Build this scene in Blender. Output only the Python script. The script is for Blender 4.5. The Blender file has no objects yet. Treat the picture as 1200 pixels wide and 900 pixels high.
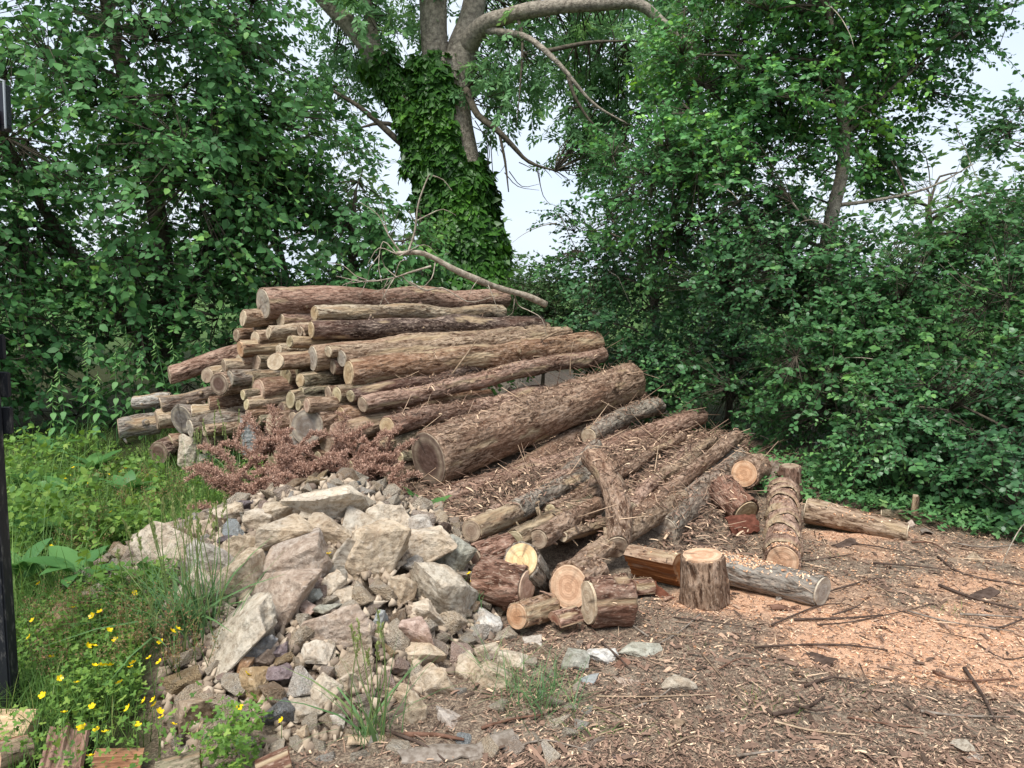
import bpy, bmesh, math, random
import numpy as np
from mathutils import Vector, Matrix, Quaternion, noise
from mathutils.bvhtree import BVHTree

random.seed(7)
rng = np.random.default_rng(11)
SC = bpy.context.scene
COL = SC.collection
PI = math.pi

# ------------------------------------------------------------------ camera, sky, sun, exposure
CAM_H = 1.6
FPX = 900.0
PITCH = math.atan2(120.0, FPX)
cam_data = bpy.data.cameras.new("camera")
cam_data.sensor_width = 36.0
cam_data.lens = 36.0 * FPX / 1200.0
cam_data.clip_start = 0.05
cam_data.clip_end = 3000.0
cam = bpy.data.objects.new("camera", cam_data)
COL.objects.link(cam)
cam.location = (0, 0, CAM_H)
cam.rotation_euler = (PI / 2 - PITCH, 0, 0)
SC.camera = cam
SC.render.resolution_x, SC.render.resolution_y = 1024, 768

SUN_EL, SUN_AZ = math.radians(62), math.radians(205)     # azimuth clockwise from +Y
world = bpy.data.worlds.new("World")
SC.world = world
world.use_nodes = True
wn, wl = world.node_tree.nodes, world.node_tree.links
wn.clear()
w_out = wn.new("ShaderNodeOutputWorld")
w_bg = wn.new("ShaderNodeBackground")
w_sky = wn.new("ShaderNodeTexSky")
w_sky.sky_type = 'NISHITA'
w_sky.sun_disc = False
w_sky.sun_elevation = SUN_EL
w_sky.sun_rotation = SUN_AZ
w_sky.air_density = 1.0
w_sky.dust_density = 2.0
w_tc = wn.new("ShaderNodeTexCoord")
w_map = wn.new("ShaderNodeMapping")
w_map.inputs['Scale'].default_value = (1, 1, 2.2)
w_noise = wn.new("ShaderNodeTexNoise")
w_noise.inputs['Scale'].default_value = 2.3
w_noise.inputs['Detail'].default_value = 5
w_ramp = wn.new("ShaderNodeValToRGB")
w_ramp.color_ramp.elements[0].position = 0.3
w_ramp.color_ramp.elements[0].color = (3.9, 4.5, 5.4, 1)
w_ramp.color_ramp.elements[1].position = 0.75
w_ramp.color_ramp.elements[1].color = (5.0, 5.3, 5.7, 1)
w_mix = wn.new("ShaderNodeMix")
w_mix.data_type = 'RGBA'
w_mix.inputs[0].default_value = 0.86
wl.new(w_tc.outputs['Generated'], w_map.inputs['Vector'])
wl.new(w_map.outputs['Vector'], w_noise.inputs['Vector'])
wl.new(w_noise.outputs['Fac'], w_ramp.inputs['Fac'])
wl.new(w_sky.outputs['Color'], w_mix.inputs[6])
wl.new(w_ramp.outputs['Color'], w_mix.inputs[7])
wl.new(w_mix.outputs[2], w_bg.inputs['Color'])
w_bg.inputs['Strength'].default_value = 0.1
wl.new(w_bg.outputs['Background'], w_out.inputs['Surface'])

sun_data = bpy.data.lights.new("sun", 'SUN')
sun_data.energy = 2.35
sun_data.angle = math.radians(22)
sun_data.color = (1.0, 0.965, 0.91)
sun = bpy.data.objects.new("sun", sun_data)
COL.objects.link(sun)
sd = Vector((math.sin(SUN_AZ) * math.cos(SUN_EL), math.cos(SUN_AZ) * math.cos(SUN_EL), math.sin(SUN_EL)))
sun.rotation_euler = sd.to_track_quat('Z', 'Y').to_euler()

SC.view_settings.view_transform = 'Standard'
SC.view_settings.look = 'None'
SC.view_settings.exposure = 1.12
SC.view_settings.gamma = 1.0
SC.view_settings.use_curve_mapping = False
SC.cycles.max_bounces = 6
SC.cycles.diffuse_bounces = 3
SC.cycles.glossy_bounces = 2
SC.cycles.transmission_bounces = 3
SC.cycles.use_denoising = True

# ------------------------------------------------------------------ where a sight line meets the place
CP, SP = math.cos(PITCH), math.sin(PITCH)
def ray(u, v):
    a, b = (u - 600.0) / FPX, -(v - 450.0) / FPX
    return Vector((a, CP + b * SP, -SP + b * CP))
def at(u, v, y):
    d = ray(u, v)
    return Vector((0, 0, CAM_H)) + d * (y / d.y)
def proj(p):
    x, y, z = p[0], p[1], p[2] - CAM_H
    dep = y * CP - z * SP
    upc = y * SP + z * CP
    return 600 + FPX * x / dep, 450 - FPX * upc / dep
def sstep(a, b, x):
    t = min(1.0, max(0.0, (x - a) / (b - a)))
    return t * t * (3 - 2 * t)

# ------------------------------------------------------------------ ground heights
def stone_mound(x, y):
    dx, dy = x + 0.95, y - 4.15
    ax = 1.45 if dx < 0 else 0.98
    ay = 1.74 if dy < 0 else 0.7
    r = math.hypot(dx / ax, dy / ay)
    return 0.55 * max(0.0, 1 - r ** 1.3)
def brush_mound(x, y):
    dx, dy = x - 0.75, y - 6.0
    c, s = math.cos(0.75), math.sin(0.75)
    a, b = dx * c + dy * s, -dx * s + dy * c
    r = math.hypot(a / 2.4, b / (1.35 if b < 0 else 1.6))
    return 0.23 * max(0.0, 1 - r ** 2.4)
def base_ground(x, y):
    n = noise.noise(Vector((x * 0.7, y * 0.7, 3.1))) * 0.035 + noise.noise(Vector((x * 2.7, y * 2.7, 9.1))) * 0.015
    z = n * (1 - sstep(15, 40, abs(y) + abs(x)))
    z += 0.12 * sstep(6.0, 8.5, y) * sstep(-1.8, -3.4, x) + 0.10 * sstep(1.9, 3.4, x) * sstep(5.0, 7.5, y)
    return z
def ground_z(x, y):
    return base_ground(x, y) + max(stone_mound(x, y) * 0.72 - 0.02, 0) + brush_mound(x, y)
def pile_z(x, y):
    return base_ground(x, y) + stone_mound(x, y)
def hit(u, v, fn=ground_z):
    d = ray(u, v)
    o = Vector((0, 0, CAM_H))
    t, dt = 1.5, 0.02
    while t < 60:
        p = o + d * t
        if p.z < fn(p.x, p.y):
            return p
        t += dt
        if t > 12:
            dt = 0.2
    return o + d * t
def G(u, v):
    return hit(u, v, ground_z)

# ------------------------------------------------------------------ object helpers
def tag(o, label=None, cat=None, group=None, kind=None):
    if label: o['label'] = label
    if cat: o['category'] = cat
    if group: o['group'] = group
    if kind: o['kind'] = kind
    return o
def link(name, data, mat=None, parent=None):
    o = bpy.data.objects.new(name, data)
    COL.objects.link(o)
    if mat and data is not None and len(data.materials) == 0:
        data.materials.append(mat)
    if parent:
        o.parent = parent
    return o
def empty(name, loc=(0, 0, 0)):
    o = bpy.data.objects.new(name, None)
    COL.objects.link(o)
    o.location = loc
    o.empty_display_size = 0.1
    return o
def tri_mesh(name, V, T, attrs=None, smooth=False):
    V = np.ascontiguousarray(V, dtype=np.float32).reshape(-1, 3)
    T = np.ascontiguousarray(T, dtype=np.int32).reshape(-1, 3)
    me = bpy.data.meshes.new(name)
    me.vertices.add(len(V)); me.vertices.foreach_set('co', V.ravel())
    me.loops.add(T.size); me.loops.foreach_set('vertex_index', T.ravel())
    me.polygons.add(len(T))
    me.polygons.foreach_set('loop_start', np.arange(0, T.size, 3, dtype=np.int32))
    if smooth:
        me.polygons.foreach_set('use_smooth', np.ones(len(T), dtype=bool))
    for k, a in (attrs or {}).items():
        at_ = me.attributes.new(k, 'FLOAT', 'POINT')
        at_.data.foreach_set('value', np.ascontiguousarray(a, dtype=np.float32))
    me.update(calc_edges=True)
    return me
def py_mesh(name, V, F, attrs=None, smooth=False):
    me = bpy.data.meshes.new(name)
    me.from_pydata([tuple(v) for v in V], [], F)
    if smooth:
        me.polygons.foreach_set('use_smooth', np.ones(len(me.polygons), dtype=bool))
    for k, a in (attrs or {}).items():
        at_ = me.attributes.new(k, 'FLOAT', 'POINT')
        at_.data.foreach_set('value', np.ascontiguousarray(a, dtype=np.float32))
    me.update()
    return me
def nrm(a):
    return a / np.maximum(np.linalg.norm(a, axis=-1, keepdims=True), 1e-9)
def frames(axis, normal):
    x = nrm(axis)
    y = nrm(np.cross(normal, x))
    z = np.cross(x, y)
    return np.stack([x, y, z], axis=-1)
def inst(tv, tf, pos, R, s, tint):
    n, k = len(pos), len(tv)
    s = np.asarray(s)
    sv = tv[None] * (s[:, None, None] if s.ndim == 1 else s[:, None, :])
    V = pos[:, None, :] + np.einsum('nij,nkj->nki', R, sv)
    T = (np.asarray(tf)[None] + (np.arange(n) * k)[:, None, None]).reshape(-1, 3)
    return V.reshape(-1, 3), T, np.repeat(tint, k)
def sticks(a, b, ra, rb, n=3):
    """straight tapered prisms from a to b"""
    a, b = np.asarray(a, float), np.asarray(b, float)
    d = nrm(b - a)
    ref = np.where(np.abs(d[:, 2:3]) > 0.9, np.array([[1.0, 0, 0]]), np.array([[0, 0, 1.0]]))
    p = nrm(np.cross(d, ref)); q = np.cross(d, p)
    ang = np.arange(n) * 2 * PI / n
    off = p[:, None, :] * np.cos(ang)[None, :, None] + q[:, None, :] * np.sin(ang)[None, :, None]
    A = a[:, None, :] + off * np.asarray(ra)[:, None, None]
    B = b[:, None, :] + off * np.asarray(rb)[:, None, None]
    V = np.concatenate([A, B], axis=1)
    T = []
    for i in range(n):
        j = (i + 1) % n
        T += [(i, j, n + j), (i, n + j, n + i)]
    for i in range(1, n - 1):
        T += [(0, i + 1, i), (n, n + i, n + i + 1)]
    T = (np.array(T)[None] + (np.arange(len(a)) * 2 * n)[:, None, None]).reshape(-1, 3)
    return V.reshape(-1, 3), T
class Acc:
    def __init__(s): s.V, s.T, s.A, s.n = [], [], [], 0
    def add(s, V, T, A=None):
        s.V.append(np.asarray(V, float).reshape(-1, 3)); s.T.append(np.asarray(T).reshape(-1, 3) + s.n)
        k = len(s.V[-1]); s.A.append(np.zeros(k) if A is None else np.broadcast_to(np.asarray(A, float), (k,))); s.n += k
    def mesh(s, name, smooth=False):
        return tri_mesh(name, np.concatenate(s.V), np.concatenate(s.T), {'tint': np.concatenate(s.A)}, smooth)
def smooth_path(pts, rad, step=0.08):
    """Catmull-Rom resample of a polyline with radii"""
    P = [np.array(p, float) for p in pts]
    P = [2 * P[0] - P[1]] + P + [2 * P[-1] - P[-2]]
    R = [rad[0]] + list(rad) + [rad[-1]]
    out, ro = [], []
    for i in range(1, len(P) - 2):
        n = max(2, int(np.linalg.norm(P[i + 1] - P[i]) / step))
        for k in range(n):
            t = k / n
            a, b, c, d = P[i - 1], P[i], P[i + 1], P[i + 2]
            out.append(0.5 * ((2 * b) + (c - a) * t + (2 * a - 5 * b + 4 * c - d) * t * t + (3 * b - a - 3 * c + d) * t ** 3))
            ro.append(R[i] * (1 - t) + R[i + 1] * t)
    out.append(P[-2]); ro.append(R[-2])
    return np.array(out), np.array(ro)
def tube(pts, rad, n=8, step=0.08, rough=0.0, seed=0.0, cap=True):
    C, R = smooth_path(pts, rad, step)
    m = len(C)
    T = nrm(np.gradient(C, axis=0))
    p = np.cross(T[0], [0, 0, 1.0] if abs(T[0][2]) < 0.9 else [1.0, 0, 0]); p /= np.linalg.norm(p)
    V = []
    for i in range(m):
        p = p - T[i] * np.dot(p, T[i]); p /= np.linalg.norm(p)
        q = np.cross(T[i], p)
        for k in range(n):
            a = 2 * PI * k / n
            r = R[i]
            if rough:
                w = C[i] + (p * math.cos(a) + q * math.sin(a)) * r
                r *= 1 + rough * noise.noise(Vector((w[0] * 2.5 / (r * 8 + .2) + seed, w[1] * 2.5 / (r * 8 + .2), w[2] * 1.2 / (r * 8 + .2))))
            V.append(C[i] + (p * math.cos(a) + q * math.sin(a)) * r)
    F = []
    for i in range(m - 1):
        for k in range(n):
            j = (k + 1) % n
            a, b, c, d = i * n + k, i * n + j, (i + 1) * n + j, (i + 1) * n + k
            F += [(a, b, c), (a, c, d)]
    if cap:
        V += [C[0], C[-1]]
        for k in range(n):
            j = (k + 1) % n
            F += [(m * n, j, k), (m * n + 1, (m - 1) * n + k, (m - 1) * n + j)]
    return np.array(V), np.array(F)

# ------------------------------------------------------------------ materials
def new_mat(name):
    m = bpy.data.materials.new(name)
    m.use_nodes = True
    nt = m.node_tree
    for n in list(nt.nodes):
        nt.nodes.remove(n)
    out = nt.nodes.new("ShaderNodeOutputMaterial")
    return m, nt, out
def N(nt, t, **kw):
    n = nt.nodes.new(t)
    for k, v in kw.items():
        if k in n.inputs.keys():
            n.inputs[k].default_value = v
        else:
            setattr(n, k, v)
    return n
def mixc(nt, fac, a, b, blend='MIX'):
    n = nt.nodes.new("ShaderNodeMix"); n.data_type = 'RGBA'; n.blend_type = blend
    for idx, x in ((0, fac), (6, a), (7, b)):
        if hasattr(x, 'links') or hasattr(x, 'is_linked'):
            nt.links.new(x, n.inputs[idx])
        elif idx == 0:
            n.inputs[0].default_value = x
        else:
            n.inputs[idx].default_value = (*x, 1) if len(x) == 3 else x
    return n.outputs[2]
def ramp(nt, src, stops, interp='LINEAR'):
    n = nt.nodes.new("ShaderNodeValToRGB")
    cr = n.color_ramp; cr.interpolation = interp
    while len(cr.elements) < len(stops):
        cr.elements.new(0.5)
    for e, (p, c) in zip(cr.elements, stops):
        e.position = p
        e.color = (c, c, c, 1) if not hasattr(c, '__len__') else (*c[:3], 1)
    nt.links.new(src, n.inputs['Fac'])
    return n.outputs['Color']
def obj_coord(nt, scale=(1, 1, 1), spread=True):
    tc = nt.nodes.new("ShaderNodeTexCoord")
    mp = nt.nodes.new("ShaderNodeMapping")
    mp.inputs['Scale'].default_value = scale
    nt.links.new(tc.outputs['Object'], mp.inputs['Vector'])
    if spread:
        oi = nt.nodes.new("ShaderNodeObjectInfo")
        ml = N(nt, "ShaderNodeMath", operation='MULTIPLY'); ml.inputs[1].default_value = 53.7
        nt.links.new(oi.outputs['Random'], ml.inputs[0])
        nt.links.new(ml.outputs[0], mp.inputs['Location'])
    return mp.outputs['Vector']
def noise_tex(nt, vec, scale, detail=6, rough=0.6, dist=0.0):
    n = nt.nodes.new("ShaderNodeTexNoise")
    n.inputs['Scale'].default_value = scale; n.inputs['Detail'].default_value = detail
    n.inputs['Roughness'].default_value = rough; n.inputs['Distortion'].default_value = dist
    nt.links.new(vec, n.inputs['Vector'])
    return n.outputs['Fac']
def voro(nt, vec, scale, feature='F1', out='Distance'):
    n = nt.nodes.new("ShaderNodeTexVoronoi"); n.feature = feature
    n.inputs['Scale'].default_value = scale
    nt.links.new(vec, n.inputs['Vector'])
    return n.outputs[out]
def finish(nt, out, color, rough=0.85, bump=None, dist=0.01, strength=0.8, spec=0.25, extra=None):
    b = nt.nodes.new("ShaderNodeBsdfPrincipled")
    nt.links.new(color, b.inputs['Base Color'])
    b.inputs['Roughness'].default_value = rough
    b.inputs['Specular IOR Level'].default_value = spec
    if bump is not None:
        bp = nt.nodes.new("ShaderNodeBump")
        bp.inputs['Distance'].default_value = dist; bp.inputs['Strength'].default_value = strength
        nt.links.new(bump, bp.inputs['Height'])
        nt.links.new(bp.outputs['Normal'], b.inputs['Normal'])
    nt.links.new(b.outputs[0], out.inputs['Surface'])
    return b
def attr(nt, name):
    a = nt.nodes.new("ShaderNodeAttribute"); a.attribute_name = name
    return a.outputs['Fac']
def objcol(nt):
    return nt.nodes.new("ShaderNodeObjectInfo").outputs['Color']
def add_(nt, a, b, op='ADD'):
    m = nt.nodes.new("ShaderNodeMath"); m.operation = op
    for i, x in enumerate((a, b)):
        if hasattr(x, 'is_linked'): nt.links.new(x, m.inputs[i])
        else: m.inputs[i].default_value = x
    return m.outputs[0]

def make_bark(name):
    m, nt, out = new_mat(name)
    v = obj_coord(nt, (1, 1, 0.35))
    n1 = noise_tex(nt, v, 26, 8, 0.68, 0.6)
    n2 = noise_tex(nt, v, 5, 4, 0.55)
    n3 = noise_tex(nt, v, 90, 3, 0.6)
    vd = voro(nt, v, 38)
    base = objcol(nt)
    dark = mixc(nt, 1.0, base, (0.24, 0.18, 0.15), 'MULTIPLY')
    light = mixc(nt, 0.55, base, (0.60, 0.46, 0.36))
    c = mixc(nt, ramp(nt, n1, [(0.40, 0), (0.50, 1)]), dark, base)
    c = mixc(nt, ramp(nt, n1, [(0.52, 0), (0.66, 0.9)]), c, light)
    c = mixc(nt, ramp(nt, n2, [(0.4, 0.6), (0.56, 0)]), c, dark)
    c = mixc(nt, ramp(nt, n3, [(0.55, 0.0), (0.68, 0.6)]), c, (0.48, 0.37, 0.28))
    c = mixc(nt, ramp(nt, n3, [(0.33, 0.85), (0.43, 0.0)]), c, (0.035, 0.025, 0.02))
    red = mixc(nt, 0.5, base, (0.26, 0.1, 0.055))
    c = mixc(nt, ramp(nt, noise_tex(nt, v, 3.1, 3), [(0.5, 0), (0.68, 0.4)]), c, red)
    # bare wood where the bark has come away
    wv = obj_coord(nt, (1, 1, 0.05))
    g = noise_tex(nt, wv, 60, 5, 0.6)
    wood = mixc(nt, ramp(nt, g, [(0.3, 0), (0.7, 1)]), (0.27, 0.18, 0.1), (0.5, 0.40, 0.27))
    wood = mixc(nt, ramp(nt, noise_tex(nt, v, 14, 4), [(0.45, 0), (0.7, 0.65)]), wood, (0.22, 0.13, 0.08))
    c = mixc(nt, attr(nt, 'peel'), c, wood)
    h = add_(nt, add_(nt, n1, add_(nt, vd, 0.7, 'MULTIPLY')), add_(nt, n3, 0.3, 'MULTIPLY'))
    finish(nt, out, c, 0.9, h, 0.02, 1.0, 0.15)
    return m
M_BARK = make_bark("bark")

def make_cut(name):
    m, nt, out = new_mat(name)
    tc = nt.nodes.new("ShaderNodeTexCoord")
    sep = nt.nodes.new("ShaderNodeSeparateXYZ")
    nt.links.new(tc.outputs['Object'], sep.inputs[0])
    v = obj_coord(nt, (1, 1, 1))
    dn = noise_tex(nt, v, 9, 3)
    r2 = add_(nt, add_(nt, sep.outputs[0], sep.outputs[0], 'MULTIPLY'), add_(nt, sep.outputs[1], sep.outputs[1], 'MULTIPLY'))
    r = add_(nt, r2, 0.5, 'POWER')
    rr = add_(nt, r, add_(nt, dn, 0.03, 'MULTIPLY'))
    rings = add_(nt, add_(nt, rr, 520, 'MULTIPLY'), 0.0, 'SINE')
    rings2 = add_(nt, add_(nt, rr, 173, 'MULTIPLY'), 0.0, 'SINE')
    rs = add_(nt, add_(nt, rings, 0.6, 'MULTIPLY'), rings2)
    base = objcol(nt)
    dark = mixc(nt, 1.0, base, (0.55, 0.45, 0.38), 'MULTIPLY')
    c = mixc(nt, ramp(nt, add_(nt, add_(nt, rs, 0.3, 'MULTIPLY'), 0.5), [(0.1, 0.5), (0.85, 0)]), base, dark)
    edge = attr(nt, 'edge')
    c = mixc(nt, ramp(nt, edge, [(0.55, 0), (0.8, 0.6), (0.94, 0.1), (1.0, 0.8)]), c, mixc(nt, 0.5, base, (0.75, 0.63, 0.45)))
    c = mixc(nt, ramp(nt, noise_tex(nt, v, 16, 5), [(0.42, 0.0), (0.75, 0.85)]), c, dark)
    sv = obj_coord(nt, (1, 6, 1))
    saw = noise_tex(nt, sv, 60, 3)
    c = mixc(nt, ramp(nt, saw, [(0.5, 0), (0.75, 0.4)]), c, mixc(nt, 1.0, base, (0.5, 0.42, 0.36), 'MULTIPLY'))
    crack = attr(nt, 'crack')
    c = mixc(nt, crack, c, (0.03, 0.02, 0.015))
    finish(nt, out, c, 0.85, add_(nt, saw, add_(nt, rs, 0.2, 'MULTIPLY')), 0.004, 0.5, 0.2)
    return m
M_CUT = make_cut("cut_wood")

def make_splitwood(name):
    m, nt, out = new_mat(name)
    v = obj_coord(nt, (1, 1, 0.08))
    g = noise_tex(nt, v, 50, 6, 0.65, 0.4)
    base = objcol(nt)
    c = mixc(nt, ramp(nt, g, [(0.32, 0), (0.68, 1)]), mixc(nt, 1.0, base, (0.4, 0.32, 0.28), 'MULTIPLY'), base)
    v2 = obj_coord(nt, (1, 1, 0.5))
    c = mixc(nt, ramp(nt, noise_tex(nt, v2, 12, 5), [(0.5, 0), (0.72, 0.7)]), c, (0.5, 0.4, 0.3))
    finish(nt, out, c, 0.85, g, 0.012, 0.9, 0.2)
    return m
M_SPLIT = make_splitwood("split_wood")

def make_stone(name):
    m, nt, out = new_mat(name)
    v = obj_coord(nt, (1, 1, 1))
    n1 = noise_tex(nt, v, 7, 8, 0.65, 0.5)
    n2 = noise_tex(nt, v, 38, 6, 0.7)
    n3 = noise_tex(nt, v, 2.6, 3)
    base = objcol(nt)
    c = mixc(nt, ramp(nt, n1, [(0.38, 0.75), (0.6, 0)]), base, mixc(nt, 1.0, base, (0.62, 0.55, 0.5), 'MULTIPLY'))
    c = mixc(nt, ramp(nt, n3, [(0.5, 0), (0.72, 0.7)]), c, mixc(nt, 0.5, base, (0.36, 0.38, 0.38)))
    c = mixc(nt, ramp(nt, n1, [(0.58, 0), (0.75, 0.7)]), c, mixc(nt, 0.5, base, (0.66, 0.60, 0.52)))
    c = mixc(nt, ramp(nt, noise_tex(nt, v, 11, 4), [(0.57, 0), (0.72, 0.6)]), c, mixc(nt, 0.5, base, (0.42, 0.27, 0.15)))
    c = mixc(nt, ramp(nt, n2, [(0.36, 0.75), (0.5, 0)]), c, mixc(nt, 1.0, base, (0.42, 0.37, 0.33), 'MULTIPLY'))
    c = mixc(nt, ramp(nt, n2, [(0.55, 0), (0.68, 0.6)]), c, mixc(nt, 0.5, base, (0.75, 0.68, 0.58)))
    lay = nt.nodes.new("ShaderNodeTexWave"); lay.bands_direction = 'Z'
    lay.inputs['Scale'].default_value = 9; lay.inputs['Distortion'].default_value = 9; lay.inputs['Detail'].default_value = 4
    nt.links.new(v, lay.inputs['Vector'])
    ch = voro(nt, v, 19)
    h = add_(nt, add_(nt, add_(nt, n1, add_(nt, ch, 0.5, 'MULTIPLY')), add_(nt, n2, 0.55, 'MULTIPLY')), add_(nt, lay.outputs['Fac'], 0.08, 'MULTIPLY'))
    finish(nt, out, c, 0.9, h, 0.024, 1.0, 0.2)
    return m
M_STONE = make_stone("rubble_stone")

def make_leaf(name, c1, c2, c3, rough=0.5, trans=0.3, spec=0.22):
    m, nt, out = new_mat(name)
    t = attr(nt, 'tint')
    c = ramp(nt, t, [(0.0, c1), (0.55, c2), (1.0, c3)])
    b = nt.nodes.new("ShaderNodeBsdfPrincipled")
    nt.links.new(c, b.inputs['Base Color'])
    b.inputs['Roughness'].default_value = rough
    b.inputs['Specular IOR Level'].default_value = spec
    tr = nt.nodes.new("ShaderNodeBsdfTranslucent")
    hs = nt.nodes.new("ShaderNodeHueSaturation"); hs.inputs['Hue'].default_value = 0.48
    hs.inputs['Value'].default_value = 1.5; hs.inputs['Saturation'].default_value = 1.1
    nt.links.new(c, hs.inputs['Color']); nt.links.new(hs.outputs[0], tr.inputs['Color'])
    mx = nt.nodes.new("ShaderNodeMixShader"); mx.inputs[0].default_value = trans
    nt.links.new(b.outputs[0], mx.inputs[1]); nt.links.new(tr.outputs[0], mx.inputs[2])
    nt.links.new(mx.outputs[0], out.inputs['Surface'])
    return m
M_HAZEL = make_leaf("hazel_leaf", (0.059, 0.154, 0.057), (0.103, 0.254, 0.082), (0.239, 0.440, 0.098))
M_UNDER = make_leaf("bramble_leaf", (0.038, 0.113, 0.042), (0.070, 0.188, 0.058), (0.158, 0.339, 0.076))
M_HOLLY = make_leaf("holly_leaf", (0.047, 0.136, 0.049), (0.096, 0.261, 0.076), (0.266, 0.547, 0.084), rough=0.42, trans=0.22, spec=0.3)
M_HEDGE_DARK = make_leaf("glossy_hedge_leaf", (0.037, 0.102, 0.042), (0.069, 0.180, 0.063), (0.163, 0.324, 0.089), rough=0.38, trans=0.18, spec=0.32)
M_HEDGE_PALE = make_leaf("pale_hedge_leaf", (0.044, 0.121, 0.047), (0.084, 0.209, 0.068), (0.176, 0.349, 0.089), rough=0.45, trans=0.28)
M_ASH = make_leaf("ash_leaf", (0.097, 0.213, 0.091), (0.154, 0.315, 0.128), (0.276, 0.486, 0.144), trans=0.3)
M_IVY = make_leaf("ivy_leaf", (0.024, 0.076, 0.014), (0.051, 0.145, 0.019), (0.121, 0.278, 0.033), rough=0.42, trans=0.15, spec=0.28)
M_BACK = make_leaf("far_leaf", (0.055, 0.11, 0.045), (0.10, 0.19, 0.062), (0.17, 0.27, 0.09), trans=0.35)
M_JUNI = make_leaf("juniper_spray", (0.04, 0.085, 0.03), (0.07, 0.14, 0.045), (0.16, 0.11, 0.05), trans=0.2)
M_GRASS = make_leaf("grass_blade", (0.065, 0.137, 0.033), (0.124, 0.237, 0.060), (0.320, 0.312, 0.093), rough=0.5, trans=0.3)
M_TALL = make_leaf("tall_grass_blade", (0.065, 0.144, 0.058), (0.130, 0.240, 0.091), (0.288, 0.312, 0.115), rough=0.4, trans=0.25)
M_HERB = make_leaf("herb_leaf", (0.069, 0.148, 0.035), (0.136, 0.255, 0.047), (0.246, 0.351, 0.072), rough=0.5, trans=0.3)
M_DOCK = make_leaf("dock_leaf", (0.055, 0.15, 0.045), (0.095, 0.22, 0.065), (0.15, 0.3, 0.085), rough=0.4, trans=0.3)
M_NETTLE = make_leaf("nettle_leaf", (0.070, 0.174, 0.067), (0.121, 0.272, 0.090), (0.241, 0.389, 0.134), rough=0.55, trans=0.25)
M_SORREL = make_leaf("sorrel_seed", (0.14, 0.10, 0.045), (0.26, 0.19, 0.09), (0.3, 0.16, 0.09), rough=0.7, trans=0.2)
M_NEEDLE = make_leaf("dead_needle", (0.246, 0.146, 0.103), (0.504, 0.319, 0.238), (0.694, 0.497, 0.389), rough=0.8, trans=0.1, spec=0.1)
M_PETAL = make_leaf("buttercup_petal", (0.75, 0.52, 0.01), (0.85, 0.62, 0.012), (0.9, 0.7, 0.03), rough=0.25, trans=0.2)
M_LITTER = make_leaf("wood_litter", (0.073, 0.050, 0.037), (0.277, 0.175, 0.126), (0.728, 0.532, 0.359), rough=0.9, trans=0.0, spec=0.1)
M_CHIP = make_leaf("saw_chip", (0.38, 0.19, 0.10), (0.70, 0.41, 0.24), (0.80, 0.62, 0.44), rough=0.9, trans=0.1, spec=0.1)
def make_twig(name, c1, c2, relief=0.006):
    m, nt, out = new_mat(name)
    v = obj_coord(nt, (1, 1, 1))
    c = mixc(nt, ramp(nt, noise_tex(nt, v, 22, 5), [(0.35, 0), (0.65, 1)]), c1, c2)
    finish(nt, out, c, 0.85, add_(nt, noise_tex(nt, v, 70, 4), add_(nt, noise_tex(nt, v, 16, 5, .7, .5), 2.0, 'MULTIPLY')), relief, 0.9, 0.2)
    return m
M_TWIG = make_twig("twig_bark", (0.05, 0.042, 0.03), (0.13, 0.11, 0.08))
M_ASHBARK = make_twig("ash_bark", (0.17, 0.145, 0.115), (0.43, 0.375, 0.30), 0.02)
M_DEADWOOD = make_twig("dead_wood", (0.19, 0.15, 0.11), (0.46, 0.4, 0.32))
def make_stick(name):
    m, nt, out = new_mat(name)
    v = obj_coord(nt, (1, 1, 1))
    base = objcol(nt)
    c = mixc(nt, ramp(nt, noise_tex(nt, v, 30, 5), [(0.35, 0), (0.65, 1)]), mixc(nt, 1.0, base, (0.45, 0.4, 0.36), 'MULTIPLY'), base)
    finish(nt, out, c, 0.88, noise_tex(nt, v, 80, 4), 0.005, 0.7, 0.2)
    return m
M_STICK = make_stick("stick")
# ------------------------------------------------------------------ ground sheet
def axis_coords(lo, hi, step, far):
    a = list(np.arange(lo, hi + 1e-6, step))
    s = step; x = hi
    while x < far:
        s *= 1.35; x += s; a.append(x)
    s = step; x = lo
    while x > -far:
        s *= 1.35; x -= s; a.insert(0, x)
    return np.array(a)
def sawdust(x, y):
    v = 0.0
    for cx, cy, rx, ry, w in ((1.9, 3.35, 1.0, 0.42, .4), (2.6, 3.6, 1.1, .5, .3), (1.2, 3.6, .6, .25, .55), (2.3, 4.5, .9, .4, .3), (3.0, 4.3, .6, .3, .4), (1.8, 3.2, .66, 0.27, 1.5), (2.55, 3.0, 0.8, 0.3, 1.4), (1.35, 3.85, 0.45, 0.22, 0.6), (2.2, 4.75, 0.55, 0.2, 0.6), (2.5, 3.9, 0.7, 0.25, 0.5), (0.95, 3.7, 0.3, 0.15, 0.5), (2.0, 4.35, .4, .2, .3)):
        d = ((x - cx) / rx) ** 2 + ((y - cy) / ry) ** 2
        v += w * math.exp(-d * 1.4)
    n = noise.noise(Vector((x * 3.1, y * 3.1, 5))) * 0.45 + noise.noise(Vector((x * 9, y * 9, 2))) * 0.3
    return min(1.0, max(0.0, v * (1 + n) + n * 0.25 * (v > .1)))
def grassy(x, y):
    e = -1.42 - 0.17 * (y - 3.0) - .62 * sstep(3.3, 3.6, y) * sstep(4.6, 4.2, y) + 0.25 * noise.noise(Vector((x * 1.3, y * 1.3, 0)))
    if y > 5: e = min(e, -1.6)
    g = sstep(e + 0.15, e - 0.25, x)
    g = max(g, sstep(6.3, 7.6, y - 0.9 * max(0, 2.4 - x)) * sstep(1.6, 2.2, x) * 0.8)
    return max(g, sstep(12, 16, y), sstep(8, 12, abs(x)))
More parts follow.
